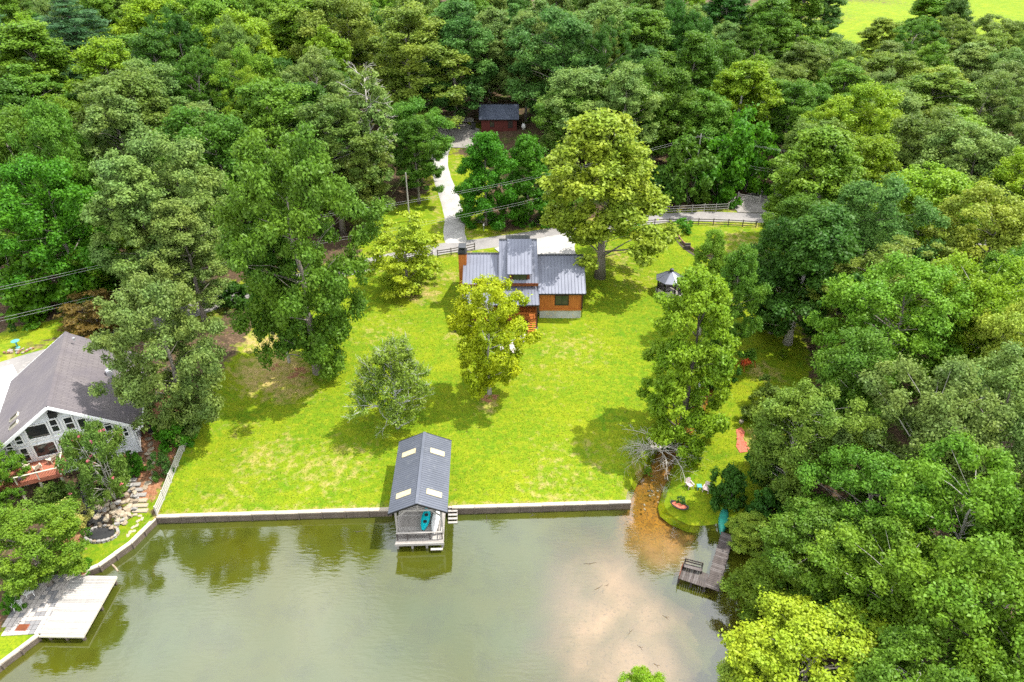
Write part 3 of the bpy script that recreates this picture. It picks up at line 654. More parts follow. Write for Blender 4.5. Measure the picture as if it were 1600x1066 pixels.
broadleaf('tall_d', 24, 25, 5.8, 6, 'ovoid', nclump=100, cr=1.7, leaf=.2, lobes=.6, asp=.7)
broadleaf('near_a', 31, 18, 7, 4, 'round', nclump=150, cr=1.4, nleaf=60000, leaf=.155, lobes=.4, nlimb=18)
broadleaf('near_b', 32, 18, 7, 4, 'wide', nclump=120, cr=1.55, nleaf=60000, leaf=.155, lobes=.5, nlimb=18, bark='bark_pale')
broadleaf('near_c', 33, 20, 5.6, 4, 'ovoid', nclump=140, cr=1.35, nleaf=55000, leaf=.15, lobes=.4, bark='bark_pale')
broadleaf('young', 41, 13, 5, .6, 'ovoid', nclump=150, cr=1.2, nleaf=40000, leaf=.17, trunk=.22)
broadleaf('open_a', 42, 15, 5.6, 2.6, 'wide', nclump=125, cr=1.15, nleaf=38000, leaf=.16, trunk=.26, lobes=.3, bark='bark_pale', inner=.4)
broadleaf('low_oak', 48, 20, 8, 2.2, 'wide', nclump=210, cr=1.5, nleaf=70000, leaf=.17, trunk=.5, lobes=.4, bark='bark', nlimb=12, limb_r=.2)
broadleaf('open_b', 43, 22, 8, 5.5, 'round', nclump=165, cr=1.55, nleaf=56000, leaf=.22, trunk=.5, lobes=.5, bark='bark_pale', inner=.45, nlimb=16)
broadleaf('layered', 44, 7.5, 5, 1.0, 'wide', nclump=80, cr=1.3, nleaf=17000, leaf=.16, trunk=.2, flat=.35, up=.9, lobes=.35)
broadleaf('poplar', 45, 19, 5, 1.2, 'round', nclump=210, cr=1.1, nleaf=62000, leaf=.16, trunk=.4, lobes=.4, bark='bark_dark')
broadleaf('crape', 46, 6, 3.4, 1.6, 'wide', nclump=80, cr=.7, nleaf=15000, leaf=.13, asp=.35, trunk=.12, stems=5, bark='bark_pale', lobes=.4, up=.1, hang=.5)
broadleaf('bush_a', 51, 2.4, 1.7, .1, 'wide', nclump=36, cr=.5, nleaf=7000, leaf=.085, trunk=.05, stems=3, nlimb=3, lobes=.2)
broadleaf('bush_b', 52, 3.4, 2.4, .1, 'round', nclump=44, cr=.75, nleaf=9000, leaf=.14, trunk=.07, stems=3, nlimb=4, lobes=.4)
broadleaf('bush_c', 53, 5, 3, .2, 'wide', nclump=50, cr=.95, nleaf=9000, leaf=.19, trunk=.09, stems=3, nlimb=5, lobes=.5)
pine('pine', 61, 25, 5.2, 7)
bare('silver', 71, 9.0, 30, 2.5, leaves=1.0, depth=4, rise=.15, z0=.1, nleaf=26000, crown_leaf=.12)
bare('snag', 72, 20, 16, 1.6, bark='bark_pale', depth=2, rise=-.05, z0=.45)
bare('lacy', 73, 17, 26, 2.3, leaves=.5, bark='bark_pale', depth=3, z0=.35, nleaf=9000, crown_leaf=.2, sag=.1)

PLACED = []
def tree(proto, x, y, h, r, tint, label, group=None, name='broadleaf_tree', cat='tree', rot=None, zoff=0, bark=None, tilt=0):
    tm, cm, H0, R0 = PROTO[proto]; o = thing(name, label, cat, (x, y, h1(x, y)+zoff), RNG.uniform(0, 6.28) if rot is None else rot, group)
    o.scale = (r/R0, r/R0*RNG.uniform(.94, 1.06), h/H0)
    if tilt: o.rotation_euler = (RNG.uniform(-tilt, tilt), RNG.uniform(-tilt, tilt), o.rotation_euler.z)
    t_ = link('trunk', tm, o)
    if bark: t_.material_slots[0].link = 'OBJECT'; t_.material_slots[0].material = M[bark]
    if cm:
        c_ = link('crown', cm, o); c_.material_slots[0].link = 'OBJECT'; c_.material_slots[0].material = LM[tint]
    PLACED.append((x, y, r, h)); return o
def apparent_top(x, y, z, h, r):
    """row of the photograph where the outline of a crown of that size ends"""
    zc = z+h*.6; b = h*.42; u, v = proj(x, y, zc); phi = math.atan2(CAM_H-zc, y)
    return v-pxpm(x, y, zc)*math.hypot(r*.9*math.sin(phi), b*math.cos(phi))
def tree_b(proto, ub, vb, vtop, wpx, tint, label, **kw):
    """a tree whose foot shows in the photograph"""
    p = ground(ub, vb); h = 12.0
    for _ in range(40):
        r = wpx/2/pxpm(p.x, p.y, p.z+h*.6); h = max(1.5, h+(apparent_top(p.x, p.y, p.z, h, r)-vtop)*.05)
    return tree(proto, p.x, p.y, h, r, tint, label, **kw)
def tree_t(proto, u, vtop, h, wpx, tint, label, dy=0, **kw):
    """a tree of which only the crown shows: its outline ends at vtop above column u, h metres tall"""
    vc = vtop+80.; z = 4.
    for _ in range(60):
        p = at(u, vc, z+h*.6); z = z*.5+.5*h1(p.x, p.y); r = wpx/2/pxpm(p.x, p.y, z+h*.6)
        vc += (vtop-apparent_top(p.x, p.y, z, h, r))*.6
    return tree(proto, p.x, p.y+dy, h, r, tint, label, **kw)

# ------------------------------------------------------------------ buildings
def window(parent, c, right, up, w_, h_, cols=1, rows=1, fm='white_trim', bar=.1, name='window', proud=.06, glass='glass'):
    """frame with muntins; every pane a sub-part of its own, set back in the frame"""
    c, r, u = Vector(c), Vector(right).normalized(), Vector(up).normalized(); n = r.cross(u).normalized()
    mb = MB(); b = bar
    for s in (-1, 1):
        mb.bar(c+r*s*(w_/2-b/2)-u*h_/2+n*proud/2, c+r*s*(w_/2-b/2)+u*h_/2+n*proud/2, b, proud, n)
        mb.bar(c+u*s*(h_/2-b/2)-r*(w_/2-b)+n*proud/2, c+u*s*(h_/2-b/2)+r*(w_/2-b)+n*proud/2, b, proud*.96, n)
    iw, ih = w_-2*b, h_-2*b; mun = b*.6
    for k in range(1, cols): p = c+r*(-iw/2+iw*k/cols)+n*proud/2; mb.bar(p-u*ih/2, p+u*ih/2, mun, proud*.8, n)
    for k in range(1, rows): p = c+u*(-ih/2+ih*k/rows)+n*proud/2; mb.bar(p-r*iw/2, p+r*iw/2, mun, proud*.76, n)
    f = mb.build(name, M[fm], parent)
    for i in range(cols):
        for j in range(rows):
            p = c+r*(-iw/2+iw*(i+.5)/cols)+u*(-ih/2+ih*(j+.5)/rows)+n*.018
            MB().bar(p-r*(iw/cols/2-.005), p+r*(iw/cols/2-.005), ih/rows-.01, .012, n).build('pane', M[glass], f)
    return f
def metal_roof(parent, e0, e1, r1, r0, m, name='roof', t=.12, rib=.46, ribh=.1, ribw=.06):
    e0, e1, r0, r1 = map(Vector, (e0, e1, r0, r1)); o = MB().slab([e0, e1, r1, r0], t).build(name, M[m], parent)
    n = (e1-e0).cross(r0-e0).normalized(); n = n if n.z > 0 else -n; mb = MB(); k = max(2, int((e1-e0).length/rib))
    for i in range(k+1):
        f = .004+.992*i/k; a = e0.lerp(e1, f)+n*ribh*.4; b = r0.lerp(r1, f)+n*ribh*.4; mb.bar(a, b, ribw, ribh, n)
    q = mb.build('seam_rib', M[m], o); q['kind'] = 'stuff'
    return o

# --- cabin (world axes, origin at its middle)
CX, CY = 1.5, 88.0
cab = thing('cabin', 'cedar cabin with a blue-grey metal roof and a tall cedar chimney', 'cabin', (CX, CY, 0))
def cb(): return MB()
def L(x, y, z): return (x-CX, y-CY, z)
def lbox(mb, x0, x1, y0, y1, z0, z1): return mb.box(x0-CX, x1-CX, y0-CY, y1-CY, z0, z1)
def gable_x(x0, x1, y0, y1, zb, ze, yr, zr):
    return MB().prism([(y0-CY, zb), (y1-CY, zb), (y1-CY, ze), (yr-CY, zr), (y0-CY, ze)], 'x', x0-CX, x1-CX)
lbox(MB(), 3.95, 9.85, 85.02, 95.8, 1.6, 4.1).build('foundation', M['concrete'], cab)
lbox(MB(), -6.45, 3.9, 86.1, 95.2, 1.6, 4.06).build('foundation', M['concrete'], cab)
gable_x(3.9, 9.9, 84.98, 95.85, 4.1, 6.86, 90.4, 9.75).build('wall', M['cedar'], cab)
gable_x(-6.5, 3.88, 86.05, 95.2, 4.06, 7.75, 90.4, 10.05).build('wall', M['cedar'], cab)
gable_x(-1.55, 3.4, 86.1, 94.9, 7.6, 8.1, 90.4, 12.25).build('wall', M['cedar'], cab)
# wing roof: front and back slope
for nm, (ye, ze) in (('front', (84.5, 7.0)), ('back', (96.3, 6.95))):
    metal_roof(cab, L(3.72, ye, ze), L(10.35, ye, ze), L(10.35, 90.4, 10.2), L(3.72, 90.4, 10.2), 'metal_roof')
    metal_roof(cab, L(-6.95, ye+(1.1 if nm == 'front' else -.6), 7.93), L(-1.6, ye+(1.1 if nm == 'front' else -.6), 7.93), L(-1.6, 90.4, 10.45), L(-6.95, 90.4, 10.45), 'metal_roof')
    metal_roof(cab, L(-1.85, ye+(1.05 if nm == 'front' else -.8), 8.12), L(3.72, ye+(1.05 if nm == 'front' else -.8), 8.12), L(3.55, 90.4, 12.62), L(-1.85, 90.4, 12.62), 'metal_roof')
for x0, x1, z in ((3.72, 10.35, 10.24), (-6.95, -1.85, 10.49), (-1.85, 3.55, 12.66)):
    MB().bar(L(x0, 90.4, z), L(x1, 90.4, z), .36, .05).build('ridge_cap', M['metal_dark'], cab)
# shed dormer with its window
metal_roof(cab, L(-.62, 85.35, 9.6), L(2.78, 85.35, 9.6), L(2.78, 90.3, 12.74), L(-.62, 90.3, 12.74), 'metal_roof', 'dormer_roof')
metal_roof(cab, L(-.9, 93.4, 12.0), L(2.55, 93.4, 12.0), L(2.55, 90.5, 12.74), L(-.9, 90.5, 12.74), 'metal_dark', 'dormer_roof')
MB().prism([(85.95-CY, 8.0), (89.8-CY, 11.9), (89.8-CY, 12.1), (85.95-CY, 9.72)], 'x', -.35-CX, 2.5-CX).build('dormer_wall', M['cedar_dark'], cab)
window(cab, L(1.08, 85.92, 8.88), (1, 0, 0), (0, 0, 1), 2.0, 1.35, 2, 1, 'black_trim', .09)
# wing window, trim, gutters, downpipes
window(cab, L(7.05, 84.95, 5.72), (1, 0, 0), (0, 0, 1), 1.95, 1.6, 2, 1, 'black_trim', .1)
window(cab, L(9.93, 89.5, 5.8), (0, 1, 0), (0, 0, 1), 1.6, 1.6, 2, 1, 'black_trim', .1)
window(cab, L(-6.53, 87.2, 5.8), (0, -1, 0), (0, 0, 1), 1.0, 1.5, 1, 2, 'black_trim', .1)
lbox(MB(), 3.9, 9.95, 84.90, 85.0, 4.06, 4.36).build('skirt_board', M['cedar'], cab)
for x in (9.78,): lbox(MB(), x, x+.2, 84.9, 85.06, 4.3, 6.8).build('corner_board', M['cedar_dark'], cab)
MB().bar(L(3.72, 84.43, 6.93), L(10.35, 84.43, 6.93), .12, .14).build('gutter', M['black_trim'], cab)
MB().bar(L(3.72, 82.32, 6.3), L(-6.9, 82.32, 6.3), .12, .14).build('gutter', M['black_trim'], cab)
MB().bar(L(-6.95, 85.54, 7.85), L(-1.85, 85.54, 7.85), .1, .16).build('fascia', M['cedar_dark'], cab)
MB().bar(L(-1.85, 85.5, 8.02), L(3.72, 85.5, 8.02), .1, .18).build('fascia', M['cedar_dark'], cab)
MB().tube([L(10.0, 84.45, 6.85), L(9.98, 84.85, 6.5), L(9.98, 84.85, 3.0)], .055, 6).build('downpipe', M['black_trim'], cab)
MB().tube([L(3.6, 82.35, 6.2), L(3.55, 82.5, 5.9), L(3.55, 82.5, 2.5)], .055, 6).build('downpipe', M['black_trim'], cab)
# porch: roof, posts, floor boards, railing, steps
metal_roof(cab, L(-6.9, 82.35, 6.38), L(3.78, 82.35, 6.38), L(3.72, 86.0, 7.4), L(-6.9, 86.0, 7.4), 'metal_roof', 'porch_roof')
for x in (-6.6, -3.2, .2, 3.4):
    piece('post', L(x, 82.7, 2.3), L(x, 82.7, 6.35), .2, .2, 'cedar_dark', cab)
    piece('footing', L(x, 82.7, 2.0), L(x, 82.7, 2.55), .5, .5, 'concrete', cab)
for k in range(20):
    y = 82.75+k*.17; piece('floor_board', L(-6.6, y, 4.0), L(3.5, y, 4.0), .155, .05, 'cedar', cab)
MB().bar(L(-6.6, 82.68, 3.86), L(3.5, 82.68, 3.86), .08, .24).build('porch_beam', M['cedar_dark'], cab)
for z in (4.35, 4.95): piece('rail', L(-6.6, 82.62, z), L(3.4, 82.62, z), .07, .09, 'cedar', cab)
for k in range(50): piece('baluster', L(-6.45+k*.2, 82.62, 4.35), L(-6.45+k*.2, 82.62, 4.95), .04, .04, 'cedar', cab)
for z in (4.35, 4.95): piece('rail', L(3.45, 82.7, z), L(3.45, 85.6, z), .07, .09, 'cedar', cab)
for k in range(9): piece('step', L(2.2, 82.5-k*.27, 3.9-k*.19), L(3.35, 82.5-k*.27, 3.9-k*.19), .28, .06, 'cedar', cab)
for x in (2.2, 3.35): MB().bar(L(x, 82.6, 3.85), L(x, 80.2, 2.2), .06, .26).build('stringer', M['cedar_dark'], cab)
window(cab, L(-3.8, 86.03, 5.6), (1, 0, 0), (0, 0, 1), 2.2, 2.0, 2, 1, 'black_trim', .1)
d_ = lbox(MB(), 1.2, 2.2, 85.98, 86.04, 4.1, 6.2).build('door', M['cedar_dark'], cab)
MB().lathe([(0, 5.1), (.05, 5.12), (.05, 5.2), (0, 5.22)], 8, 2.05-CX, 85.93-CY).build('handle', M['galv'], d_)
# chimney: cedar chase with a black metal cap
MB().box(-7.62-CX, -6.52-CX, 88.5-CY, 90.15-CY, 2.4, 11.15).build('chimney', M['cedar'], cab)
ch = MB().box(-7.7-CX, -6.44-CX, 88.42-CY, 90.23-CY, 11.15, 11.3).build('chimney_cap', M['black_trim'], cab)
mb = MB(); mb.box(-7.55-CX, -6.6-CX, 88.6-CY, 90.05-CY, 11.3, 11.75); mb.box(-7.6-CX, -6.55-CX, 88.5-CY, 90.1-CY, 12.1, 12.18)
for x in (-7.5, -6.65):
    for y in (88.65, 90.0): mb.box(x-.05-CX, x+.05-CX, y-.05-CY, y+.05-CY, 11.7, 12.12)
mb.build('spark_guard', M['metal_dark'], ch)
pad('cabin_path', [(-1.6, 76.6), (1.2, 76.8), (1.0, 78.3), (2.2, 80), (3.5, 80.2), (3.4, 81), (1.4, 81), (-.4, 78.6), (-1.6, 78.2)], M['paver_pale'], .12, .8)
# heat pump by the left wall and a barrel
hp = thing('heat_pump', 'dark outdoor heat pump beside the left wall of the cabin', 'heat pump', (-7.6, 82.2, h1(-7.6, 82.2)))
MB().box(-.45, .45, -.45, .45, 0, .9).build('case', M['black'], hp)
MB().lathe([(.18, .9), (.4, .9), (.4, .96), (.36, .97), (.18, .93)], 16).build('fan_ring', M['galv'], hp)
MB().lathe([(0, .92), (.05, .95), (.17, .93)], 8).build('fan_hub', M['galv'], hp)

# --- boathouse
bh = thing('boathouse', 'open boathouse with a dark metal gable roof standing in the pond', 'boathouse', (-9.05, 50.2, 0), math.radians(2.2))
W2, Y0, Y1 = 2.3, -5.0, 5.9
E, R = 4.15, 5.4
for s in (-1, 1):
    rf = metal_roof(bh, (s*2.8, -4.25, E), (s*2.8, 6.1, E), (0, 6.1, R), (0, -4.25, R), 'boat_roof', 'roof', .08, .3, .035, .05)
    n = Vector((s*(R-E), 0, 2.8)).normalized()
    for yy in (-2.35, 3.55):
        c = Vector((s*1.45, yy, R-(R-E)*1.45/2.8))+n*.055; a = Vector((s*2.8, 0, -(R-E))).normalized()
        sk = MB().bar(c-a*.72, c+a*.72, .62, .05, n).build('skylight', M['tan_light'], rf)
        fr = MB()
        for q in (-1, 1):
            fr.bar(c-a*.76+Vector((0, q*.34, 0)), c+a*.76+Vector((0, q*.34, 0)), .05, .08, n); fr.bar(c+a*q*.76-Vector((0, .31, 0)), c+a*q*.76+Vector((0, .31, 0)), .05, .078, n)
        fr.build('skylight_frame', M['tan_light'], sk)
MB().bar((0, -4.27, R+.03), (0, 6.12, R+.03), .3, .05).build('ridge_cap', M['boat_roof'], bh)
for s in (-1, 1):
    MB().bar((s*2.82, -4.29, E-.05), (0, -4.29, R-.06), .05, .16).build('fascia', M['black_trim'], bh)
    MB().bar((s*2.82, 6.14, E-.05), (0, 6.14, R-.06), .05, .16).build('fascia', M['black_trim'], bh)
for s in (-1, 1):
    for y in (-4.6 if False else -3.9, -.6, 2.7, 5.7):
        piece('post', (s*2.15, y, -.8 if y < -.5 else .6), (s*2.15, y, 4.3), .2, .2, 'grey_wood2', bh)
        if y < 5: MB().bar((s*2.15, y, 3.3), (s*1.25, y, 4.1), .12, .12).build('brace', M['grey_wood2'], bh)
    MB().bar((s*2.15, -4.1, 4.22), (s*2.15, 5.9, 4.22), .16, .22).build('wall_plate', M['grey_wood2'], bh)
for y in (-3.9, -.6, 2.7, 5.7):
    MB().bar((-2.25, y, 4.2), (2.25, y, 4.2), .12, .2).build('tie_beam', M['grey_wood2'], bh)
    MB().bar((0, y, 4.2), (0, y, 5.25), .12, .12).build('king_post', M['grey_wood2'], bh)
    for s in (-1, 1): MB().bar((0, y, 4.35), (s*1.1, y, 4.82), .1, .1).build('strut', M['grey_wood2'], bh)
for k in range(46):
    y = -4.95+k*.235
    if y > 5.8: break
    piece('deck_board', (-2.3, y, .93+RNG.uniform(-.006, .006)), (2.3, y, .93+RNG.uniform(-.006, .006)), .222, .05, RNG.choice(['grey_wood', 'grey_wood', 'grey_wood2']), bh)
for x in (-2.15, -.75, .65, 2.15):
    piece('joist', (x, -4.9, .8), (x, -.6, .8), .12, .2, 'grey_wood', bh)
    piece('piling', (x, -4.75, -2.4), (x, -4.75, .72), .2, .2, 'grey_wood', bh)
piece('rim_board', (-2.35, -5.07, .82), (2.35, -5.07, .82), .06, .28, 'grey_wood2', bh)
# front bench with its railing, and the gap with a ladder step
for x in (-2.15, -1.15, 1.0, 2.15): piece('rail_post', (x, -4.6, .95), (x, -4.6, 1.9), .11, .11, 'dark_wood', bh)
piece('rail', (-2.2, -4.6, 1.92), (1.05, -4.6, 1.92), .16, .06, 'grey_wood2', bh)
piece('rail', (1.05, -4.6, 1.92), (2.2, -4.6, 1.92), .12, .06, 'grey_wood2', bh)
piece('bench_seat', (-2.1, -4.2, 1.4), (.95, -4.2, 1.4), .5, .06, 'grey_wood2', bh)
for k in range(24): piece('slat', (-2.05+k*.128, -4.58, 1.15), (-2.05+k*.128, -4.58, 1.88), .05, .03, 'dark_wood2', bh)
for s in (-1, 1):
    piece('side_rail', (s*2.15, -4.6, 1.92), (s*2.15, -.7, 1.92), .1, .06, 'grey_wood2', bh); piece('side_rail', (s*2.15, -4.6, 1.4), (s*2.15, -.7, 1.4), .05, .08, 'grey_wood2', bh)
piece('swim_step', (1.05, -5.3, .35), (2.2, -5.3, .35), .25, .06, 'grey_wood2', bh)
for k in range(7): piece('side_step', (2.55, -.35-k*.33, .85-k*.2), (3.5, -.35-k*.33, .85-k*.2), .26, .07, 'grey_wood2', bh)
for x in (2.6, 3.45): piece('stringer', (x, -.1, .75), (x, -2.6, -.75), .06, .2, 'grey_wood', bh)

def hull(length, beam, depth, m, name, label, cat, loc, rotz, z, flip=False, pitch=0, seat=None, open_top=False):
    """a boat lofted over its length, pointed at both ends; things inside are its parts"""
    o = thing(name, label, cat, loc, rotz); mb = MB(); n = 14; k = 9
    for i in range(n+1):
        t = i/n; b = beam/2*math.sin(math.pi*min(max(t, .02), .98))**.6; y = (t-.5)*length; rise = .16*abs(2*t-1)**3
        for j in range(k):
            a = math.pi*j/(k-1); mb.v.append((math.cos(a)*b, y, (depth*(1-math.sin(a)**.7)+rise)))
    for i in range(n):
        for j in range(k-1): q = i*k+j; mb.f.append((q, q+1, q+k+1, q+k))
    if not open_top:
        for i in range(n): q = i*k; mb.f.append((q, q+k, q+2*k-1, q+k-1))
    body = mb.build('hull', M[m], o, True)
    if open_top: sol = body.modifiers.new('thickness', 'SOLIDIFY'); sol.thickness = .03
    if seat:
        for y in seat: MB().lathe([(0, depth+.02), (.2, depth+.02), (.2, depth+.035), (.14, depth+.03)], 12, 0, y).build('cockpit', M['black'], o)
    rim = MB()
    for s in (-1, 1):
        rim.tube([(s*beam/2*math.sin(math.pi*min(max(i/n, .02), .98))**.6, (i/n-.5)*length, depth+.16*abs(2*i/n-1)**3) for i in range(n+1)], .022, 5)
    rim.build('gunwale', M[m], o)
    if flip: o.rotation_euler = (0, math.pi, rotz); o.location.z += depth+.15
    return o
hull(3.2, .82, .3, 'turquoise', 'kayak', 'bright turquoise kayak lying on the boathouse deck', 'kayak', (-8.55, 48.0, .97), math.radians(-3), 0, seat=(-.4, .5))
hull(3.4, .8, .32, 'plastic_white', 'canoe', 'white upturned boat beside the turquoise kayak on the boathouse deck', 'canoe', (-7.55, 48.0, .97), math.radians(-3), 0, flip=True)
g_ = ground(1130, 812)
hull(4.2, .95, .36, 'canoe_green', 'canoe', 'upturned green canoe under the trees by the old dark dock', 'canoe', (21.35, 48.9, h1(21.35, 48.9)+.02), math.radians(-20), 0, flip=True)

# --- white house
A0 = Vector((-45.8, 53.6)); DV = Vector((-6.1, 14.4)).normalized(); NV = Vector((DV.y, -DV.x))
rz = math.atan2(DV.y, DV.x)-math.pi/2
wh = thing('white_house', 'white house with a brown shingled gable roof at the left picture edge', 'house', (A0.x, A0.y, 0), rz)
# local axes: x to the right eave, y along the ridge to the back
HW, RL = 6.1, 15.2
wall = MB().prism([(-HW, .6), (HW, .6), (HW, 6.35), (0, 10.6), (-HW, 6.35)], 'y', .9, RL-.4).build('wall', M['white'], wh)
def wh_roof(s):
    rf = MB().slab([(s*7.15, .15, 5.93), (s*7.15, RL, 5.93), (0, RL, 11.0), (0, -.1, 11.0)], .16).build('roof', M['shingle'], wh)
    return rf
rfR = wh_roof(1); rfL = wh_roof(-1)
MB().prism([(-.3, 10.86), (0, 11.08), (.3, 10.86), (0, 10.95)], 'y', -.12, RL+.02).build('ridge_cap', M['shingle'], wh)
for s in (-1, 1):
    MB().bar((s*7.17, .06, 5.8), (0, -.2, 10.86), .1, .3).build('bargeboard', M['white_trim'], wh)
    MB().bar((s*7.22, .1, 5.84), (s*7.22, RL, 5.84), .14, .18).build('gutter', M['white_trim'], wh)
MB().bar((-7.17, RL+.05, 5.8), (0, RL+.05, 10.86), .06, .25).build('bargeboard', M['white_trim'], wh)
for k, (xx, yy) in enumerate(((-4.05, 2.2), (-4.35, 4.0))):
    z = 11-5.07*abs(xx)/7.15; c = Vector((xx, yy, z+.08)); a = Vector((-7.15, 0, -5.07)).normalized(); n = Vector((-5.07, 0, 7.15)).normalized()
    s_ = MB().bar(c-a*.55, c+a*.55, .6, .2, n).build('roof_window', M['cream'], wh); MB().bar(c-a*.48+n*.105, c+a*.48+n*.105, .52, .02, n).build('pane', M['glass'], s_)
MB().lathe([(0, 10.8), (.09, 10.8), (.09, 11.1), (.14, 11.1), (.14, 11.2), (0, 11.25)], 10, 1.1, RL-2.2).build('vent_pipe', M['galv'], wh)
MB().box(4.0, 4.6, 8.2, 9.0, 7.6, 8.6).build('roof_vent', M['galv'], wh)
MB().lathe([(0, 8.6), (.4, 8.6), (.4, 8.75), (0, 8.9)], 10, 4.3, 8.6).build('vent_hood', M['galv'], wh)
FY = .86
def fw(x, z, w_, h_, c=1, r=1, m='white_trim'): window(wh, (x, FY, z), (1, 0, 0), (0, 0, 1), w_, h_, c, r, m, .13, proud=.09)
fw(-1.95, 7.75, 2.1, 1.75); fw(-.35, 8.0, .85, 1.7, 1, 2); fw(-3.75, 7.15, .8, 1.35, 1, 2); fw(-4.75, 6.7, .7, 1.05)
fw(-1.95, 5.4, 2.1, 1.75); fw(-.35, 5.4, .85, 1.75, 1, 2); fw(-3.75, 5.25, .8, 1.9, 1, 2)
fw(.95, 7.9, .95, 1.7, 1, 2); fw(2.05, 7.45, .95, 1.6, 1, 1); fw(3.1, 6.95, .9, 1.45); fw(4.1, 6.4, .85, 1.2)
fw(1.2, 5.4, 1.4, 1.8, 1, 2); fw(2.9, 5.3, 1.4, 1.8, 1, 2); fw(4.55, 5.0, .95, 1.4, 1, 2); fw(5.45, 5.3, .6, 1.3, 1, 2)
fw(5.0, 2.7, .8, .6, 2, 1); fw(3.4, 2.5, 1.2, 1.3, 2, 1)
for x in (-4.6, -3.2, -1.8): fw(x, 2.4, 1.1, 1.9)
for x in (-2.95, .3, 5.95): MB().box(x-.09, x+.09, FY-.02, FY+.06, 4.2, 6.4 if abs(x) > 5 else 8.4).build('trim_board', M['white_trim'], wh)
MB().box(-6.1, 6.1, FY-.03, FY+.05, 6.55, 6.7).build('trim_board', M['white_trim'], wh)
MB().box(-.35, .35, .2, .9, 9.3, 9.9).build('gable_bracket', M['black_trim'], wh)
for k in range(14):       # lap siding on the right gable side and the flank, real overlapping boards
    z = .8+k*.4
    if z < 6.2: piece('siding_board', (HW+.02, .95, z+.18), (HW+.02, RL-.5, z+.18), .05, .36, 'white', wh)
# deck on the left half, with boards, posts, railing
for k in range(20):
    x = -6.2+k*.285; piece('deck_board', (x, -2.2, 4.16), (x, .84, 4.16), .27, .05, 'deck_red', wh)
piece('deck_beam', (-6.35, -2.26, 3.98), (-.6, -2.26, 3.98), .1, .32, 'deck_red', wh)
piece('deck_beam', (-.58, -2.26, 3.98), (-.58, .84, 3.98), .1, .32, 'deck_red', wh)
for x in (-6.2, -4.4, -2.6, -.75): piece('deck_post', (x, -2.1, .6), (x, -2.1, 3.9), .22, .22, 'cream', wh)
piece('hand_rail', (-6.3, -2.3, 5.05), (-.6, -2.3, 5.05), .14, .06, 'cream', wh); piece('hand_rail', (-.6, -2.3, 5.05), (-.6, .8, 5.05), .14, .06, 'cream', wh)
for x in (-6.3, -4.4, -2.5, -.6): piece('rail_post', (x, -2.3, 4.1), (x, -2.3, 5.05), .1, .1, 'cream', wh)
for k in range(44): piece('baluster', (-6.2+k*.13, -2.3, 4.2), (-6.2+k*.13, -2.3, 5.03), .03, .03, 'deck_red', wh)
for k in range(22): piece('baluster', (-.6, -2.2+k*.135, 4.2), (-.6, -2.2+k*.135, 5.03), .03, .03, 'deck_red', wh)
wM = wh.matrix_world if False else Matrix.Translation((A0.x, A0.y, 0)) @ Matrix.Rotation(rz, 4, 'Z')
def wpt(x, y, z): return wM @ Vector((x, y, z))
MB().tube([(7.1, .2, 5.75), (6.3, .3, 5.4), (6.25, .86, 5.2), (6.22, .86, 1.6)], .06, 6).build('downpipe', M['white_trim'], wh)

def garden_chair(name, label, cat, loc, rotz, m, low=False, group=None):
    o = thing(name, label, cat, loc, rotz, group); sh = .3 if low else .42
    for s in (-1, 1):
        MB().bar((s*.28, -.28, 0), (s*.28, -.26, .6), .06, .05).build('leg', M[m], o); MB().bar((s*.28, .3, 0), (s*.28, .22, sh+.1), .06, .05).build('leg', M[m], o)
        MB().bar((s*.31, -.34, .62), (s*.31, .34, .6), .11, .03).build('armrest', M[m], o)
    for k in range(5): piece('seat_slat', (-.27, -.28+k*.125, sh+.04-k*.015), (.27, -.28+k*.125, sh+.04-k*.015), .115, .025, m, o)
    for k in range(5):
        x = -.22+k*.11; piece('back_slat', (x, .24, sh-.04), (x*1.15, .48, sh+.62-abs(k-2)*.05), .1, .022, m, o)
    piece('back_brace', (-.28, .4, sh+.35), (.28, .4, sh+.35), .05, .03, m, o)
    return o
def chair_at(u, v, z, rotz, m, label, cat='chair', name='garden_chair', **kw):
    p = at(u, v, z) if z is not None else ground(u, v); return garden_chair(name, label, cat, p, rotz, m, **kw)
for (x, y, a, lab) in ((-3.9, -.3, 2.6, 'cream deck chair at the left by the white house windows'), (-2.7, -.9, 3.6, 'cream deck chair in the middle of the red deck'), (-1.6, .0, 4.1, 'cream deck chair by the right end of the red deck')):
    garden_chair('deck_chair', lab, 'chair', wpt(x, y, 4.19), rz+a, 'cream')
sofa = thing('cushion_heap', 'dark blue patterned cushions heaped on the front of the red deck', 'cushions', wpt(-4.3, -1.8, 4.19), rz)
for k, (x, y, z, s) in enumerate(((-.3, 0, .12, .5), (.2, .1, .12, .45), (0, -.1, .32, .42))):
    mb = MB()
    mb.add([(x+s*.5*a, y+s*.45*b, z+.1*c) for c in (-1, 1) for a, b in ((-1, -1), (1, -1), (1, 1), (-1, 1))]+[(x, y, z+.2), (x, y, z-.12)], [(0,1,5,4),(1,2,6,5),(2,3,7,6),(3,0,4,7),(4,5,8),(5,6,8),(6,7,8),(7,4,8),(1,0,9),(2,1,9),(3,2,9),(0,3,9)])
    mb.build('cushion', M['navy'], sofa, True)
bn = thing('trash_bin', 'black wheeled bin between the white house and the leaning pale trunk', 'bin', wpt(7.2, 3.6, h1(*wpt(7.2, 3.6, 0).xy)), rz)
MB().prism([(-.3, 0), (.3, 0), (.36, 1.0), (-.36, 1.0)], 'y', -.38, .38).build('body', M['black'], bn); MB().box(-.39, .39, -.42, .42, 1.0, 1.08).build('lid', M['black'], bn)
for s in (-1, 1): MB().tube([(s*.3, .38, .12), (s*.36, .38, .12)], .12, 10).build('wheel', M['black'], bn)
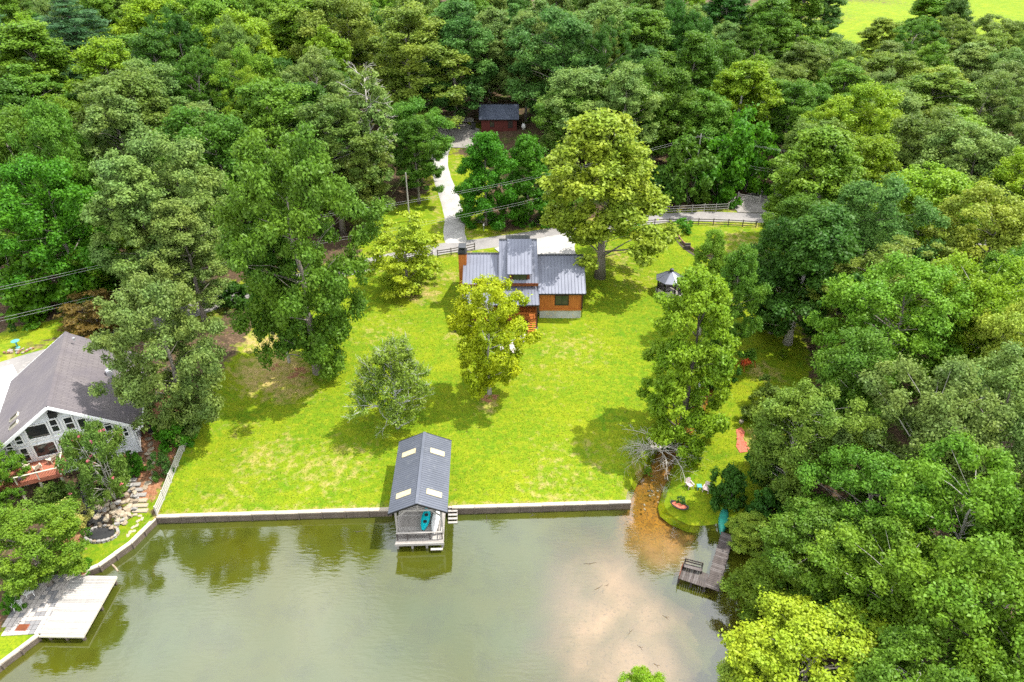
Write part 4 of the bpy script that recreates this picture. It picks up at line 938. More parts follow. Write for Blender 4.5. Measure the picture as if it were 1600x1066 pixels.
b2 = dup(bn, wpt(7.15, 4.7, h1(*wpt(7.15, 4.7, 0).xy)), rz+.1, 'second black wheeled bin behind the first beside the white house', None)

# garden of the white house: terrace, steps, rockery, cascade
def world_stone(parent, p, size, m, rot=None): return stone('stone', p-parent.location, size, m, parent, rot)
tp = thing('lower_patio', 'grey stone patio beside the deck of the white house', 'patio', wpt(1.4, -1.5, 1.25), rz)
for i in range(5):
    for j in range(5):
        piece('flagstone', (-1.9+i*.82, -1.75+j*.82, 0), (-1.9+i*.82+.79, -1.75+j*.82, 0), .79, .1, RNG.choice(['stone_grey', 'paver_pale']), tp)
ft = thing('fire_table', 'small brown table on the grey stone patio', 'table', wpt(1.6, -2.0, 1.31), rz+.3)
MB().box(-.4, .4, -.3, .3, .5, .56).build('top', M['deck_red'], ft)
for s in (-1, 1):
    for q in (-1, 1): MB().box(s*.34-.03, s*.34+.03, q*.24-.03, q*.24+.03, 0, .5).build('leg', M['black'], ft)
garden_chair('patio_chair', 'dark metal chair left of the small brown patio table', 'chair', wpt(.6, -1.9, 1.31), rz+1.6, 'black'); garden_chair('patio_chair', 'dark metal chair behind the small brown patio table', 'chair', wpt(1.5, -.9, 1.31), rz+.1, 'black')
st = thing('stone_steps', 'curving stone steps leading down past the rockery to the garden lawn', 'steps', ground(205, 760))
for k, (u, v) in enumerate([(196, 745), (202, 751), (208, 758), (213, 766), (217, 774), (219, 782), (220, 790), (220, 798)]):
    p = ground(u, v); piece('step', p-st.location+Vector((-.75, -.1, .05)), p-st.location+Vector((.75, .05-.1*(k > 4), .05)), .46, .16, 'stone_grey' if k < 5 else 'stone_pale', st)
pa = thing('stone_path', 'path of flat tan stones through the red mulch beside the white house', 'path', ground(236, 700))
for k, (u, v) in enumerate([(234, 664), (236, 676), (232, 686), (235, 694), (236, 702), (233, 709), (236, 716), (238, 724), (235, 731), (240, 739), (238, 747), (232, 755), (227, 762)]):
    p = ground(u, v); world_stone(pa, p+Vector((0, 0, .03)), (1.1*RNG.uniform(.8, 1.1), .75*RNG.uniform(.8, 1.1), .18), 'stone_pale' if k % 3 else 'stone')
for k, (u, v) in enumerate([(219, 806), (222, 811), (216, 814), (214, 821), (208, 824), (209, 830), (203, 832), (200, 837)]):
    p = ground(u, v); o = stone('stepping_stone', p+Vector((0, 0, .015)), (.55, .42, .1), 'stone_pale', None)
    prop(o, 'flat pale stepping stone on the small garden lawn', 'stepping stone', 'stepping stones on the garden lawn')
rk = thing('rockery', 'pale boulder rockery between the cascade and the stone steps', 'rockery', ground(185, 800))
for k in range(70):
    u, v = RNG.uniform(150, 212), RNG.uniform(772, 822)
    if v > 822-(u-150)*.0 or (u-150)*.75+(v-772) < 10 or (u > 200 and v > 806): continue
    p = ground(u, v); s = RNG.uniform(.35, .75); world_stone(rk, p+Vector((0, 0, .08)), (s*1.3, s, s*.7), RNG.choice(['stone', 'stone_pale', 'stone_pale', 'stone_grey']))
gw = thing('garden_wall', 'low curved dry-stone wall below the rockery', 'stone wall', ground(200, 815))
arc = [(206, 762), (212, 774), (214, 786), (212, 798), (204, 808), (194, 816), (184, 822), (176, 828)]
pts = [ground(u, v) for u, v in arc]; cpts = catmull(pts, .5)
for p in cpts:
    for j in range(2): world_stone(gw, p+Vector((RNG.uniform(-.05, .05), RNG.uniform(-.05, .05), .12+j*.26)), (.62, .42, .3), RNG.choice(['stone_pale', 'stone', 'stone_grey']))
cs = thing('cascade', 'dark rock cascade of small pools running down to a stone-edged basin', 'cascade', ground(140, 800))
for k, (u, v, a, b) in enumerate([(120, 778, 1.5, 1.0), (126, 786, 1.5, 1.1), (136, 794, 1.6, 1.1), (141, 803, 1.6, 1.1), (148, 813, 1.9, 1.2)]):
    p = ground(u, v)+Vector((0, 0, .2-.02*k)); mb = MB(); n = 14
    mb.add([(math.cos(2*math.pi*i/n)*a/2*1.0, math.sin(2*math.pi*i/n)*b/2, 0) for i in range(n)], [tuple(range(n))])
    mb.build('pool_water', M['black'], cs, loc=p-cs.location+Vector((0, 0, .06)))
    for i in range(11):
        q = i*2*math.pi/11+RNG.uniform(-.1, .1); s = RNG.uniform(.35, .55)
        world_stone(cs, p+Vector((math.cos(q)*a*.56, math.sin(q)*b*.58, -.05)), (s, s*.8, s*.8), RNG.choice(['rock_dark', 'rock_dark', 'stone_grey']))
bs_ = thing('basin', 'oval stone-edged basin at the foot of the dark cascade', 'basin', ground(160, 836))
p = ground(160, 836); mb = MB(); mb.add([(math.cos(2*math.pi*i/20)*1.25, math.sin(2*math.pi*i/20)*.75, .2) for i in range(20)], [tuple(range(20))]); mb.build('pool_water', M['black'], bs_)
for i in range(22):
    q = i*2*math.pi/22
    for j in range(2): stone('stone', (math.cos(q)*1.5, math.sin(q)*.98, .05+j*.2), (.5, .36, .26), RNG.choice(['stone_grey', 'stone_grey', 'stone']), bs_, q+math.pi/2)

# terrace of square pavers and the pale dock
PV = [at(22, 950, .7), at(70, 988, .7), at(112, 903, .7), at(72, 896, .7)]
tr = thing('paver_terrace', 'terrace of pale and dark square pavers behind the pale dock', 'terrace', (-42.0, 38.5, .7), math.radians(4))
for i in range(9):
    for j in range(14):
        x, y = -1.5+i*.44-(0 if j < 9 else (j-9)*-.12), -2.8+j*.44
        wx = -42+x*math.cos(.07)-y*math.sin(.07)
        if x > 2.6 or (j > 11 and i < 2) or (j < 2 and i < 1): continue
        dark = RNG.random() < (.55 if 4 <= i <= 6 and j < 11 else .12)
        piece('paver', (x+.02, y, RNG.uniform(-.01, .01)), (x+.42, y, RNG.uniform(-.01, .01)), .41, .08, 'paver_dark' if dark else 'paver_pale', tr)
M['dock_worn'] = plain('dock_worn', (.3, .285, .27), (.23, .215, .2), 2, .85, stretch=(1, 5, 1), c=(.38, .36, .34))
dk = thing('swim_dock', 'broad pale weathered dock at the lower left corner', 'dock', (-38.1, 38.5, 0), math.radians(-1))
for k in range(34):
    y = -3.0+k*.18; s = .05*y
    piece('plank', (-1.75-.11*y-.0*k, y, .74+RNG.uniform(-.006, .006)), (2.15-.05*y, y, .74+RNG.uniform(-.006, .006)), .162, .05, RNG.choice(['dock_white', 'dock_white', 'dock_worn', 'paver_pale']), dk)
piece('edge_board', (2.25, -3.05, .66), (1.97, 3.0, .66), .05, .2, 'cream', dk); piece('edge_board', (-1.5, -3.12, .66), (2.3, -3.12, .66), .05, .2, 'cream', dk)
for x, y in ((-.8, -2.9), (.6, -2.9), (2.05, -2.9), (2.0, 0), (1.85, 2.7), (.6, 0), (.6, 2.7)): piece('piling', (x, y, -2.4), (x, y, .68), .2, .2, 'timber', dk)
chair_at(48, 930, .74, 2.2, 'plastic_white', 'white garden chair on the terrace, the one nearer the house', name='terrace_chair'); chair_at(30, 950, .74, 2.0, 'plastic_white', 'white garden chair on the terrace nearer the picture edge', name='terrace_chair')
sb = thing('stone_planter_bowl', 'round pale bowl planter at the corner of dock and seawall', 'planter', at(132, 898, .78)); MB().lathe([(0, 0), (.22, 0), (.34, .3), (.3, .32), (.2, .2), (0, .2)], 14).build('bowl', M['stone_pale'], sb); MB().lathe([(0, .26), (.27, .25)], 14).build('soil', M['mulch'], sb)
ed = thing('terrace_edge', 'curved row of stones along the upper edge of the paver terrace', 'stone edging', ground(70, 893))
for p in catmull([ground(u, v) for u, v in [(22, 938), (32, 918), (45, 902), (65, 894), (85, 890), (105, 885), (114, 878)]], .55): world_stone(ed, p+Vector((0, 0, .1)), (.65, .42, .35), RNG.choice(['stone', 'stone_grey']))
mt = thing('door_mat_box', 'brown flat crate beside the lower corner of the terrace', 'crate', ground(36, 982)); MB().box(-.45, .45, -.3, .3, 0, .16).build('body', M['deck_red'], mt); MB().box(-.42, .42, -.27, .27, .16, .19).build('lid', M['cedar_dark'], mt)

# --- old dark L-shaped dock on the right
od = thing('old_dock', 'old dark L-shaped plank dock with a bench at the right shore', 'dock', (18.0, 40.3, 0))
def OD(x, y, z): return Vector((x-18.0, y-40.3, z))
a, b = Vector((17.95, 40.2)), Vector((21.1, 46.6)); d = (b-a).normalized(); n = Vector((d.y, -d.x)); LN = (b-a).length; k = 0
while k*.205 < LN:
    c = a+d*(k*.205); e = RNG.uniform(-.05, .05)
    piece('plank', OD(*(c-n*(.6+e)), .72+RNG.uniform(-.012, .012)), OD(*(c+n*(.6-e)), .72+RNG.uniform(-.012, .012)), .185, .05, RNG.choice(['dark_wood', 'dark_wood', 'dark_wood2']), od); k += 1
for t in (0.1, .35, .6, .85):
    for s in (-.5, .5): c = a+(b-a)*t+n*s; piece('piling', OD(c.x, c.y, -2.3), OD(c.x, c.y, .66), .16, .16, 'dark_wood', od)
for s in (-.5, .5): piece('joist', OD(*(a+n*s), .6), OD(*(b+n*s), .6), .08, .18, 'dark_wood', od)
pa_, pb_ = Vector((17.3, 40.35)), Vector((15.2, 41.3)); d2 = (pb_-pa_).normalized(); n2 = Vector((-d2.y, d2.x)); n2 = n2 if n2.y > 0 else -n2
for k in range(12):
    c = pa_+d2*(k*.2); piece('plank', OD(*(c-n2*.05), .70+RNG.uniform(-.012, .012)), OD(*(c+n2*1.6), .70+RNG.uniform(-.012, .012)), .182, .05, RNG.choice(['dark_wood', 'dark_wood2', 'dark_wood']), od)
for t in (0, .5, 1):
    for s in (.05, 1.5): c = pa_+(pb_-pa_)*t+n2*s; piece('piling', OD(c.x, c.y, -2.3), OD(c.x, c.y, .66), .14, .14, 'dark_wood', od)
bq0, bq1 = pb_-d2*.15+n2*1.3, pb_-d2*1.7+n2*1.45
piece('bench_seat', OD(*bq0, 1.12), OD(*bq1, 1.12), .45, .05, 'dark_wood2', od)
for s in (0, 1):
    q = bq0.lerp(bq1, s); piece('bench_leg', OD(q.x, q.y, .7), OD(q.x, q.y, 1.12), .1, .35, 'dark_wood', od); q2 = q+n2*.28; piece('bench_post', OD(q2.x, q2.y, .7), OD(q2.x, q2.y, 1.75), .1, .1, 'dark_wood', od)
for z in (1.4, 1.68): piece('bench_rail', OD(*(bq0+n2*.28), z), OD(*(bq1+n2*.28), z), .05, .14, 'dark_wood', od)
piece('edge_rail', OD(*(pb_-n2*.05), .95), OD(*(pb_+n2*1.55), .95), .05, .5, 'cedar_dark', od)

# --- right bank: chairs, planter, swing, mulch bed
chair_at(1077, 762, None, .35, 'pink_grey', 'pinkish grey garden chair on the right bank, the left of two', name='bank_chair'); chair_at(1103, 768, None, -.55, 'pink_grey', 'pinkish grey garden chair next to the round dark shrub', name='bank_chair')
tb = thing('side_table', 'small teal table between the two pinkish garden chairs', 'table', ground(1092, 764)); MB().box(-.25, .25, -.25, .25, .42, .47).build('top', M['teal'], tb)
for s in (-1, 1):
    for q in (-1, 1): MB().box(s*.2-.025, s*.2+.025, q*.2-.025, q*.2+.025, 0, .42).build('leg', M['teal'], tb)
pl = hull(1.9, .95, .35, 'dark_wood', 'boat_planter', 'boat-shaped planter of red mulch on the right bank', 'planter', ground(1061, 793), math.radians(60), 0, open_top=True)
mb = MB(); mb.add([(math.cos(t)*.36, math.sin(t)*.75, .3+.04*math.sin(3*t)) for t in np.linspace(0, 6.28, 18, endpoint=False)]+[(0, 0, .36)], [(i, (i+1) % 18, 18) for i in range(18)]); mb.build('mulch', M['salmon'], pl)
p = ground(1061, 791); tree('bush_a', p.x+.25, p.y+.2, .75, .5, 'blue', 'small plants growing in the boat-shaped planter', name='planter_plant', cat='plant', zoff=.3)
mbed = thing('mulch_bed', 'red mulch bed at the wood edge with a pale boulder', 'flower bed', ground(1156, 690))
p0 = mbed.location; mb = MB(); ring = [(1150, 672), (1158, 668), (1164, 676), (1161, 686), (1170, 700), (1172, 706), (1156, 708), (1150, 698), (1152, 686)]
vs = [ground(u, v)+Vector((0, 0, .06))-p0 for u, v in ring]; cc_ = sum(vs, Vector())/len(vs)+Vector((0, 0, .1)); mb.add([tuple(q) for q in vs]+[tuple(cc_)], [(i, (i+1) % len(vs), len(vs)) for i in range(len(vs))]); mb.build('mulch', M['salmon'], mbed)
for k in range(10): u, v = RNG.choice(ring); world_stone(mbed, (ground(u, v)+p0)/2+Vector((RNG.uniform(-.3, .3), RNG.uniform(-.3, .3), .1)), (.3, .24, .2), 'salmon')
prop(stone('boulder', ground(1158, 661)+Vector((0, 0, .2)), (.7, .6, .6), 'stone_pale', None), 'single pale boulder above the red mulch bed', 'boulder')
sw = thing('garden_swing', 'garden swing with red and orange cushions hanging in a wooden frame', 'swing', ground(1165, 574), .5)
for s in (-1, 1):
    for q in (-1, 1): MB().bar((s*1.0, q*.75, 0), (s*.95, 0, 2.0), .08, .08).build('leg', M['cedar'], sw)
MB().bar((-1.1, 0, 2.0), (1.1, 0, 2.0), .1, .1).build('top_beam', M['cedar'], sw)
for s in (-1, 1):
    for q in (-.25, .28): MB().tube([(s*.8, 0, 1.95), (s*.78, q, .6)], .015, 4).build('chain', M['galv'], sw)
MB().box(-.8, .8, -.3, .3, .5, .58).build('seat', M['cedar'], sw); MB().bar((-.8, .32, .85), (.8, .32, .85), .05, .55).build('backrest', M['cedar'], sw)
for k in range(4):
    mb = MB(); x = -.6+k*.4; mb.lathe([(0, 0), (.2, .03), (.24, .12), (.2, .22), (0, .26)], 10, x, -.05+.1*(k % 2)); mb.build('cushion', M['red' if k % 2 else 'orange'], sw, True, (0, 0, .57))
for k in range(3):
    mb = MB(); x = -.5+k*.5; mb.lathe([(0, 0), (.2, .03), (.22, .2), (.18, .36), (0, .4)], 10, x, .2); mb.build('cushion', M['orange' if k % 2 else 'red'], sw, True, (0, 0, .72))

# --- gazebo
gz0 = ground(1045, 457); gz = thing('gazebo', 'small octagonal gazebo with a grey metal roof on the lawn', 'gazebo', gz0, .2)
for k in range(8):
    a0, a1 = k*math.pi/4, (k+1)*math.pi/4; r = 2.35
    e0, e1 = Vector((r*math.cos(a0), r*math.sin(a0), 2.45)), Vector((r*math.cos(a1), r*math.sin(a1), 2.45)); top = Vector((0, 0, 3.75))
    rp = MB(); nn = (e1-e0).cross(top-e0).normalized(); rp.add([e0, e1, top, e0-nn*.06, e1-nn*.06, top-nn*.06], [(0,1,2),(5,4,3),(0,3,4,1),(1,4,5,2),(2,5,3,0)]); rp.build('roof_panel', M['metal_roof'], gz)
    MB().bar(e0+Vector((0, 0, .03)), top+Vector((0, 0, .03)), .07, .05).build('hip_rib', M['metal_roof'], gz)
    q0, q1 = Vector((1.95*math.cos(a0), 1.95*math.sin(a0), 0)), Vector((1.95*math.cos(a1), 1.95*math.sin(a1), 0))
    piece('post', q0+Vector((0, 0, -.2)), q0+Vector((0, 0, 2.5)), .14, .14, 'black_trim', gz)
    if k not in (6,):
        pn = piece('screen_panel', q0+Vector((0, 0, .55)), q1+Vector((0, 0, .55)), .05, .9, 'paver_pale', gz); piece('top_rail', q0+Vector((0, 0, 1.05)), q1+Vector((0, 0, 1.05)), .1, .07, 'black_trim', gz)
MB().lathe([(0, .02), (2.2, .02), (2.2, .14), (0, .14)], 8).build('floor', M['grey_wood'], gz); MB().lathe([(0, 3.7), (.32, 3.68), (.28, 3.95), (.34, 4.0), (0, 4.2)], 8).build('cupola', M['metal_dark'], gz)

# --- red shed up the lane
SX, SY = -3.0, 163.2; sz0 = h1(SX, 160)-.2
sh = thing('red_shed', 'dark red wooden shed with a black shingle roof up the lane', 'shed', (SX, SY, sz0))
MB().prism([(-3.0, 0), (3.0, 0), (3.0, 3.2), (0, 5.4), (-3.0, 3.2)], 'x', -4.1, 4.1).build('wall', M['barn'], sh)
for s in (-1, 1): MB().slab([(-4.6, s*3.45, 3.05), (4.6, s*3.45, 3.05), (4.6, 0, 5.62), (-4.6, 0, 5.62)], .12).build('roof', M['barn_roof'], sh)
MB().bar((-4.6, 0, 5.66), (4.6, 0, 5.66), .3, .06).build('ridge_cap', M['barn_roof'], sh); MB().bar((-4.6, -3.5, 3.0), (4.6, -3.5, 3.0), .05, .16).build('fascia', M['black_trim'], sh)
window(sh, (2.6, -3.02, 1.9), (1, 0, 0), (0, 0, 1), 1.1, 1.6, 2, 1, 'black_trim', .09); window(sh, (-1.6, -3.02, 1.9), (1, 0, 0), (0, 0, 1), 1.0, 1.3, 2, 1, 'black_trim', .09)
for k in range(26): piece('siding_board', (-4.0+k*.31, -3.025, .1), (-4.0+k*.31, -3.025, 3.1), .04, .05, 'barn', sh)
for k in range(20): piece('porch_board', (-4.1+k*.41, -4.2, .05), (-4.1+k*.41, -3.05, .05), .4, .08, 'cedar_dark', sh)
piece('porch_beam', (-4.2, -4.25, -.05), (4.2, -4.25, -.05), .1, .3, 'cedar_dark', sh)
pt = thing('propane_tank', 'white cylindrical gas tank at the right end of the red shed', 'tank', (SX+5.7, SY-2.2, h1(SX+5.7, SY-2.2)+.0)); MB().tube([(0, -.95, .75), (0, -.85, .75), (0, .85, .75), (0, .95, .75)], [.25, .48, .48, .25], 14).build('shell', M['plastic_white'], pt, True)
for y in (-.5, .5): MB().box(-.3, .3, y-.06, y+.06, 0, .35).build('foot', M['concrete'], pt)
MB().lathe([(0, 1.2), (.12, 1.2), (.12, 1.4), (0, 1.42)], 8).build('dome', M['galv'], pt)
bn3 = thing('dark_bin', 'black bin standing left of the red shed', 'bin', (-9.0, 162, h1(-9.0, 162))); MB().prism([(-.45, 0), (.45, 0), (.5, 1.5), (-.5, 1.5)], 'y', -.4, .4).build('body', M['black'], bn3); MB().box(-.54, .54, -.45, .45, 1.5, 1.6).build('lid', M['black'], bn3)
rwl = retaining_wall([(-24, 168.5), (-16, 168.6), (-9.2, 166.8)], h1(-16, 168)+1.2, h1(-16, 168)-.3, 'retaining_wall', 'pale timber retaining wall behind the gravel yard left of the shed', 'grey_wood2', 'grey_wood2', .3, 2.4)

# ------------------------------------------------------------------ fences
def fence(pts, hgt, nrail, m, label, name='rail_fence', step=2.4, post=.13, rh=.14, cat='fence', cross=False):
    base = Vector((pts[0][0], pts[0][1], h1(*pts[0]))); r = thing(name, label, cat, base); c = catmull(pts, .5); acc = [c[0]]; dist = 0
    for a, b in zip(c[:-1], c[1:]):
        dist += (b-a).length
        if dist >= step: acc.append(b); dist = 0
    if (acc[-1]-c[-1]).length > step*.4: acc.append(c[-1])
    P3 = [Vector((p.x, p.y, h1(p.x, p.y)))-base for p in acc]
    for i, p in enumerate(P3):
        piece('post', p-Vector((0, 0, .2)), p+Vector((RNG.uniform(-.02, .02), RNG.uniform(-.02, .02), hgt+.06)), post, post, m, r)
        if i:
            q = P3[i-1]
            if cross:
                piece('rail', q+Vector((0, 0, hgt-.05)), p+Vector((0, 0, hgt-.05)), .07, .12, m, r); piece('cross_rail', q+Vector((0, .05, .15)), p+Vector((0, .05, hgt-.2)), .05, .11, m, r); piece('cross_rail', q+Vector((0, -.05, hgt-.2)), p+Vector((0, -.05, .15)), .05, .11, m, r)
            else:
                for k in range(nrail): z = hgt*(k+.75)/nrail-.05; piece('rail', q+Vector((0, .02*(k % 2), z+RNG.uniform(-.015, .015))), p+Vector((0, .02*(k % 2), z+RNG.uniform(-.015, .015))), .05, rh, m, r)
    return r
def gxy(u, v): p = ground(u, v); return (p.x, p.y)
fence([gxy(246, 806), gxy(262, 768), gxy(278, 728), gxy(292, 693)], 1.25, 4, 'pale_fence', 'pale grey slatted fence along the left edge of the lawn', step=2.0, rh=.17)
fence([gxy(684, 402), gxy(705, 399), gxy(725, 395), gxy(746, 390)], 1.3, 3, 'fence_wood', 'dark rail fence behind the cabin chimney', step=2.0)
fence([gxy(560, 424), gxy(600, 416), gxy(640, 408), gxy(676, 402)], 1.2, 3, 'fence_wood', 'dark rail fence behind the layered yellow-green tree')
fence([gxy(358, 478), gxy(376, 473), gxy(392, 468), gxy(420, 459)], 1.3, 3, 'fence_wood', 'dark crossed rail fence by the road left of the huge oak', step=3.0, cross=True)
fence([gxy(896, 371), gxy(915, 367), gxy(940, 363), gxy(975, 358), gxy(1010, 354), gxy(1050, 352), gxy(1100, 352), gxy(1150, 354), gxy(1185, 356)], 1.3, 3, 'fence_wood', 'long dark rail fence along the near side of the road right of the oak')
fence([gxy(1040, 333), gxy(1060, 332), gxy(1100, 330), gxy(1137, 328), gxy(1144, 319), gxy(1150, 312)], 1.4, 3, 'pale_fence', 'pale rail fence along the far side of the road up to the gate', step=2.2)
gt = thing('farm_gate', 'grey plank gate at the end of the pale far fence', 'gate', ground(1152, 313))
gb = ground(1186, 318)-gt.location
for k in range(4): piece('gate_rail', (0, 0, .25+k*.33), (gb.x, gb.y, gb.z+.2+k*.33), .05, .13, 'pale_fence', gt)
piece('gate_brace', (0, -.05, .25), (gb.x, gb.y-.05, gb.z+1.2), .04, .12, 'pale_fence', gt)
for q in (Vector((0, 0, 0)), gb): piece('gate_post', q+Vector((0, 0, -.2)), q+Vector((0, 0, 1.6)), .2, .2, 'pale_fence', gt)
# timber edging of the upper basin
EDGE = [(28.6, 113.6), (29.0, 111.2), (29.4, 108.6), (31.2, 105.8), (34, 104.7), (38, 104.0), (44, 103.4), (52, 102.4)]
M['mud'] = plain('mud', (.06, .045, .03), (.035, .026, .018), 2, .8)
road('ditch', [(x-.35, y-.4) for x, y in EDGE], .75, M['mud'], .05, 4)
te = thing('timber_edging', 'curved brown timber wall edging the basin on the lawn behind the gazebo', 'timber wall', (*EDGE[0], h1(*EDGE[0]))); ce = catmull(EDGE, 1.3)
for a_, b_ in zip(ce[:-1], ce[1:]):
    for j in range(3):
        z0 = Vector((0, 0, .08+.19*j)); piece('timber', Vector((a_.x, a_.y, h1(a_.x, a_.y)))-te.location+z0, Vector((b_.x, b_.y, h1(b_.x, b_.y)))-te.location+z0, .16, .17, ['brick_wall', 'fence_wood', 'brick_wall'][j], te)
    piece('stake', Vector((a_.x-.05, a_.y-.12, h1(a_.x, a_.y)-.3))-te.location, Vector((a_.x-.05, a_.y-.12, h1(a_.x, a_.y)+.62))-te.location, .12, .12, 'fence_wood', te)
sl = thing('sluice_box', 'small dark sluice frame on the curved timber wall', 'sluice', (29.9, 107.2, h1(29.9, 107.2))); MB().box(-.45, .45, -.4, .4, 0, .65).build('body', M['dark_wood'], sl); MB().box(-.5, .5, -.08, .08, .65, 1.0).build('gate_board', M['dark_wood2'], sl)

# ------------------------------------------------------------------ poles and wires
def upole(x, y, hgt, label, arm=True):
    o = thing('utility_pole', label, 'utility pole', (x, y, h1(x, y))); MB().tube([(0, 0, -.5), (0, 0, hgt*.5), (0, 0, hgt)], [.17, .14, .11], 9).build('pole', M['pole'], o)
    if arm:
        MB().bar((-.7, 0, hgt-.5), (.7, 0, hgt-.5), .1, .12).build('crossarm', M['fence_wood'], o)
        for x_ in (-.6, 0, .6): MB().lathe([(0, hgt-.44), (.05, hgt-.44), (.06, hgt-.34), (.03, hgt-.26), (0, hgt-.26)], 8, x_, 0).build('insulator', M['galv'], o)
    return o
PB = ground(640, 346); upole(PB.x, PB.y, 9.1, 'bare grey utility pole left of the lane', False)
gy = thing('guy_wire', 'slanting guy wire running from the bare utility pole to the ground on its left', 'wire', PB+Vector((0, 0, 8.6))); e_ = ground(597, 326)-gy.location; MB().tube([(0, 0, 0), e_], .025, 4).build('strand', M['galv'], gy); MB().tube([e_*.8, e_], .05, 5).build('guard', M['galv'], gy)
WP = [Vector((-104, 53.5, 0)), Vector((-34, 92.5, 0)), Vector((36, 131, 0)), Vector((112, 104, 0))]
for q in WP: q.z = h1(q.x, q.y)
upole(WP[1].x, WP[1].y, 11.5, 'utility pole half hidden behind the huge spreading oak'); upole(WP[2].x, WP[2].y, 11.5, 'utility pole half hidden right of the yellow-green oak')
for nm, dzw, off, lab in (('w', 11.1, -.5, 'upper overhead wire on the road side'), ('w', 11.0, .6, 'upper overhead wire on the wood side'), ('w', 7.3, -.25, 'lower overhead wire on the road side'), ('w', 6.7, .2, 'lowest overhead wire along the road')):
    pts = []
    for a, b in zip(WP[:-1], WP[1:]):
        dd = (b-a).normalized(); sd_ = Vector((-dd.y, dd.x, 0))*off
        for k in range(14): t = k/14; pts.append(a.lerp(b, t)+sd_+Vector((0, 0, dzw-5.2*t*(1-t))))
    wr = thing('overhead_wire', lab, 'wire', pts[0]); MB().tube([p-pts[0] for p in pts], .013, 4).build('strand', M['wire'], wr)
mbp = ground(756, 361); ml = thing('mailbox', 'small white mailbox on a post by the road under the bright green trees', 'mailbox', mbp); piece('post', (0, 0, -.1), (0, 0, 1.1), .1, .1, 'pole', ml)
MB().prism([(-.12, 1.1), (.12, 1.1), (.12, 1.3), (.08, 1.38), (-.08, 1.38), (-.12, 1.3)], 'y', -.3, .3).build('box', M['plastic_white'], ml); MB().box(.12, .14, -.1, .05, 1.25, 1.4).build('flag', M['red'], ml)

# ------------------------------------------------------------------ bare branches fallen over the creek
fb = thing('fallen_tree', 'bare bleached branches of a fallen tree arching over the creek', 'dead tree', (17.0, 58.2, .5)); fb.scale = (1.25, 1.15, 1.05); rng = random.Random(8); tips = []; mb = MB()
mb.tube([(0, 1.5, .2), (-.3, .3, 1.1), (-.6, -.6, 1.5)], [.22, .17, .12], 7)
for k in range(22):
    a = math.radians(140+k*10.5+rng.uniform(-9, 9)); d = Vector((math.cos(a)*1.25, math.sin(a)*.8, .5)).normalized(); p = Vector((-.4, -.2, 1.2)); r = rng.uniform(.03, .06); p = p+Vector((rng.gauss(0, .5), rng.gauss(0, .35), rng.gauss(0, .15))); pts = [p.copy()]; rr = [r]
    L_ = rng.uniform(2.6, 4.6)
    for j in range(7): d = (d+Vector((rng.gauss(0, .13), rng.gauss(0, .13), -.14))).normalized(); p = p+d*L_/7; p.z = max(p.z, .1); r *= .8; pts.append(p.copy()); rr.append(r)
    mb.tube(pts, rr, 5, cap=False)
    for j in range(2, 7):
        for _ in range(2): twigs(mb, pts[j], (pts[j]-pts[j-1]).normalized().lerp(Vector((rng.gauss(0, 1), rng.gauss(0, 1), .1)).normalized(), .5).normalized(), rng.uniform(.5, .95), rr[j]*.7, 1, rng, tips, sag=.1)
mb.build('branches', M['bark_pale'], fb, True)
lg = thing('driftwood', 'short yellow-brown log floating by the bent garden seawall', 'log', (-37.2, 43.0, .02), -.7); MB().tube([(-.6, 0, 0), (0, .02, .02), (.6, 0, 0)], [.09, .1, .07], 7).build('trunk', M['stone'], lg)

# green yard at the left edge: garden ornament and stones
gd = ground(30, 548); orn = thing('bird_bath', 'pale turquoise bird bath in the green yard at the left edge', 'bird bath', ground(28, 543)); MB().lathe([(0, 0), (.3, 0), (.12, .1), (.1, .75), (.45, .95), (.5, 1.0), (.4, .97), (0, .9)], 14).build('basin', M['teal'], orn)
yb = thing('stone_bed', 'heap of brownish stones round the bird bath', 'stones', gd)
for k in range(22): stone('stone', (RNG.uniform(-1.6, 1.6), RNG.uniform(-.7, .5), .12), (.5, .4, .36), RNG.choice(['stone', 'stone_grey', 'brick_wall']), yb)

# the watery stones of the creek
for k in range(26):
    t = RNG.random(); x = 14.2+t*3.6+RNG.uniform(-1.4, 1.4); y = 50.5+t*9+RNG.uniform(-.4, .4)
    if not inside([x], [y], SHORE)[0]: continue
    prop(stone('creek_stone', (x, y, -.08), (RNG.uniform(.25, .55), RNG.uniform(.2, .4), .25), RNG.choice(['stone', 'rock_dark', 'stone_grey']), None), 'small brown stone showing in the shallow creek', 'stone', 'stones in the creek')

for k, (u, v) in enumerate([(825, 801), (832, 806), (948, 914), (935, 918), (985, 988), (1000, 1012), (1025, 1040), (922, 880), (1040, 965), (760, 812), (560, 830)]):
    p = at(u, v, .015); tw = thing('floating_twig', 'thin dark twig floating on the pond', 'twig', p, RNG.uniform(0, 6), 'twigs floating on the pond'); l_ = RNG.uniform(.25, .6)
    MB().tube([(-l_, 0, 0), (0, .05, .01), (l_, -.03, 0)], [.012, .022, .008], 5).build('stem', M['dark_wood'], tw); MB().tube([(0, .05, .01), (.18, .25, .01)], [.014, .006], 4).build('side_twig', M['dark_wood'], tw)

# ------------------------------------------------------------------ trees: where they stand
TB, TT = tree_b, tree_t
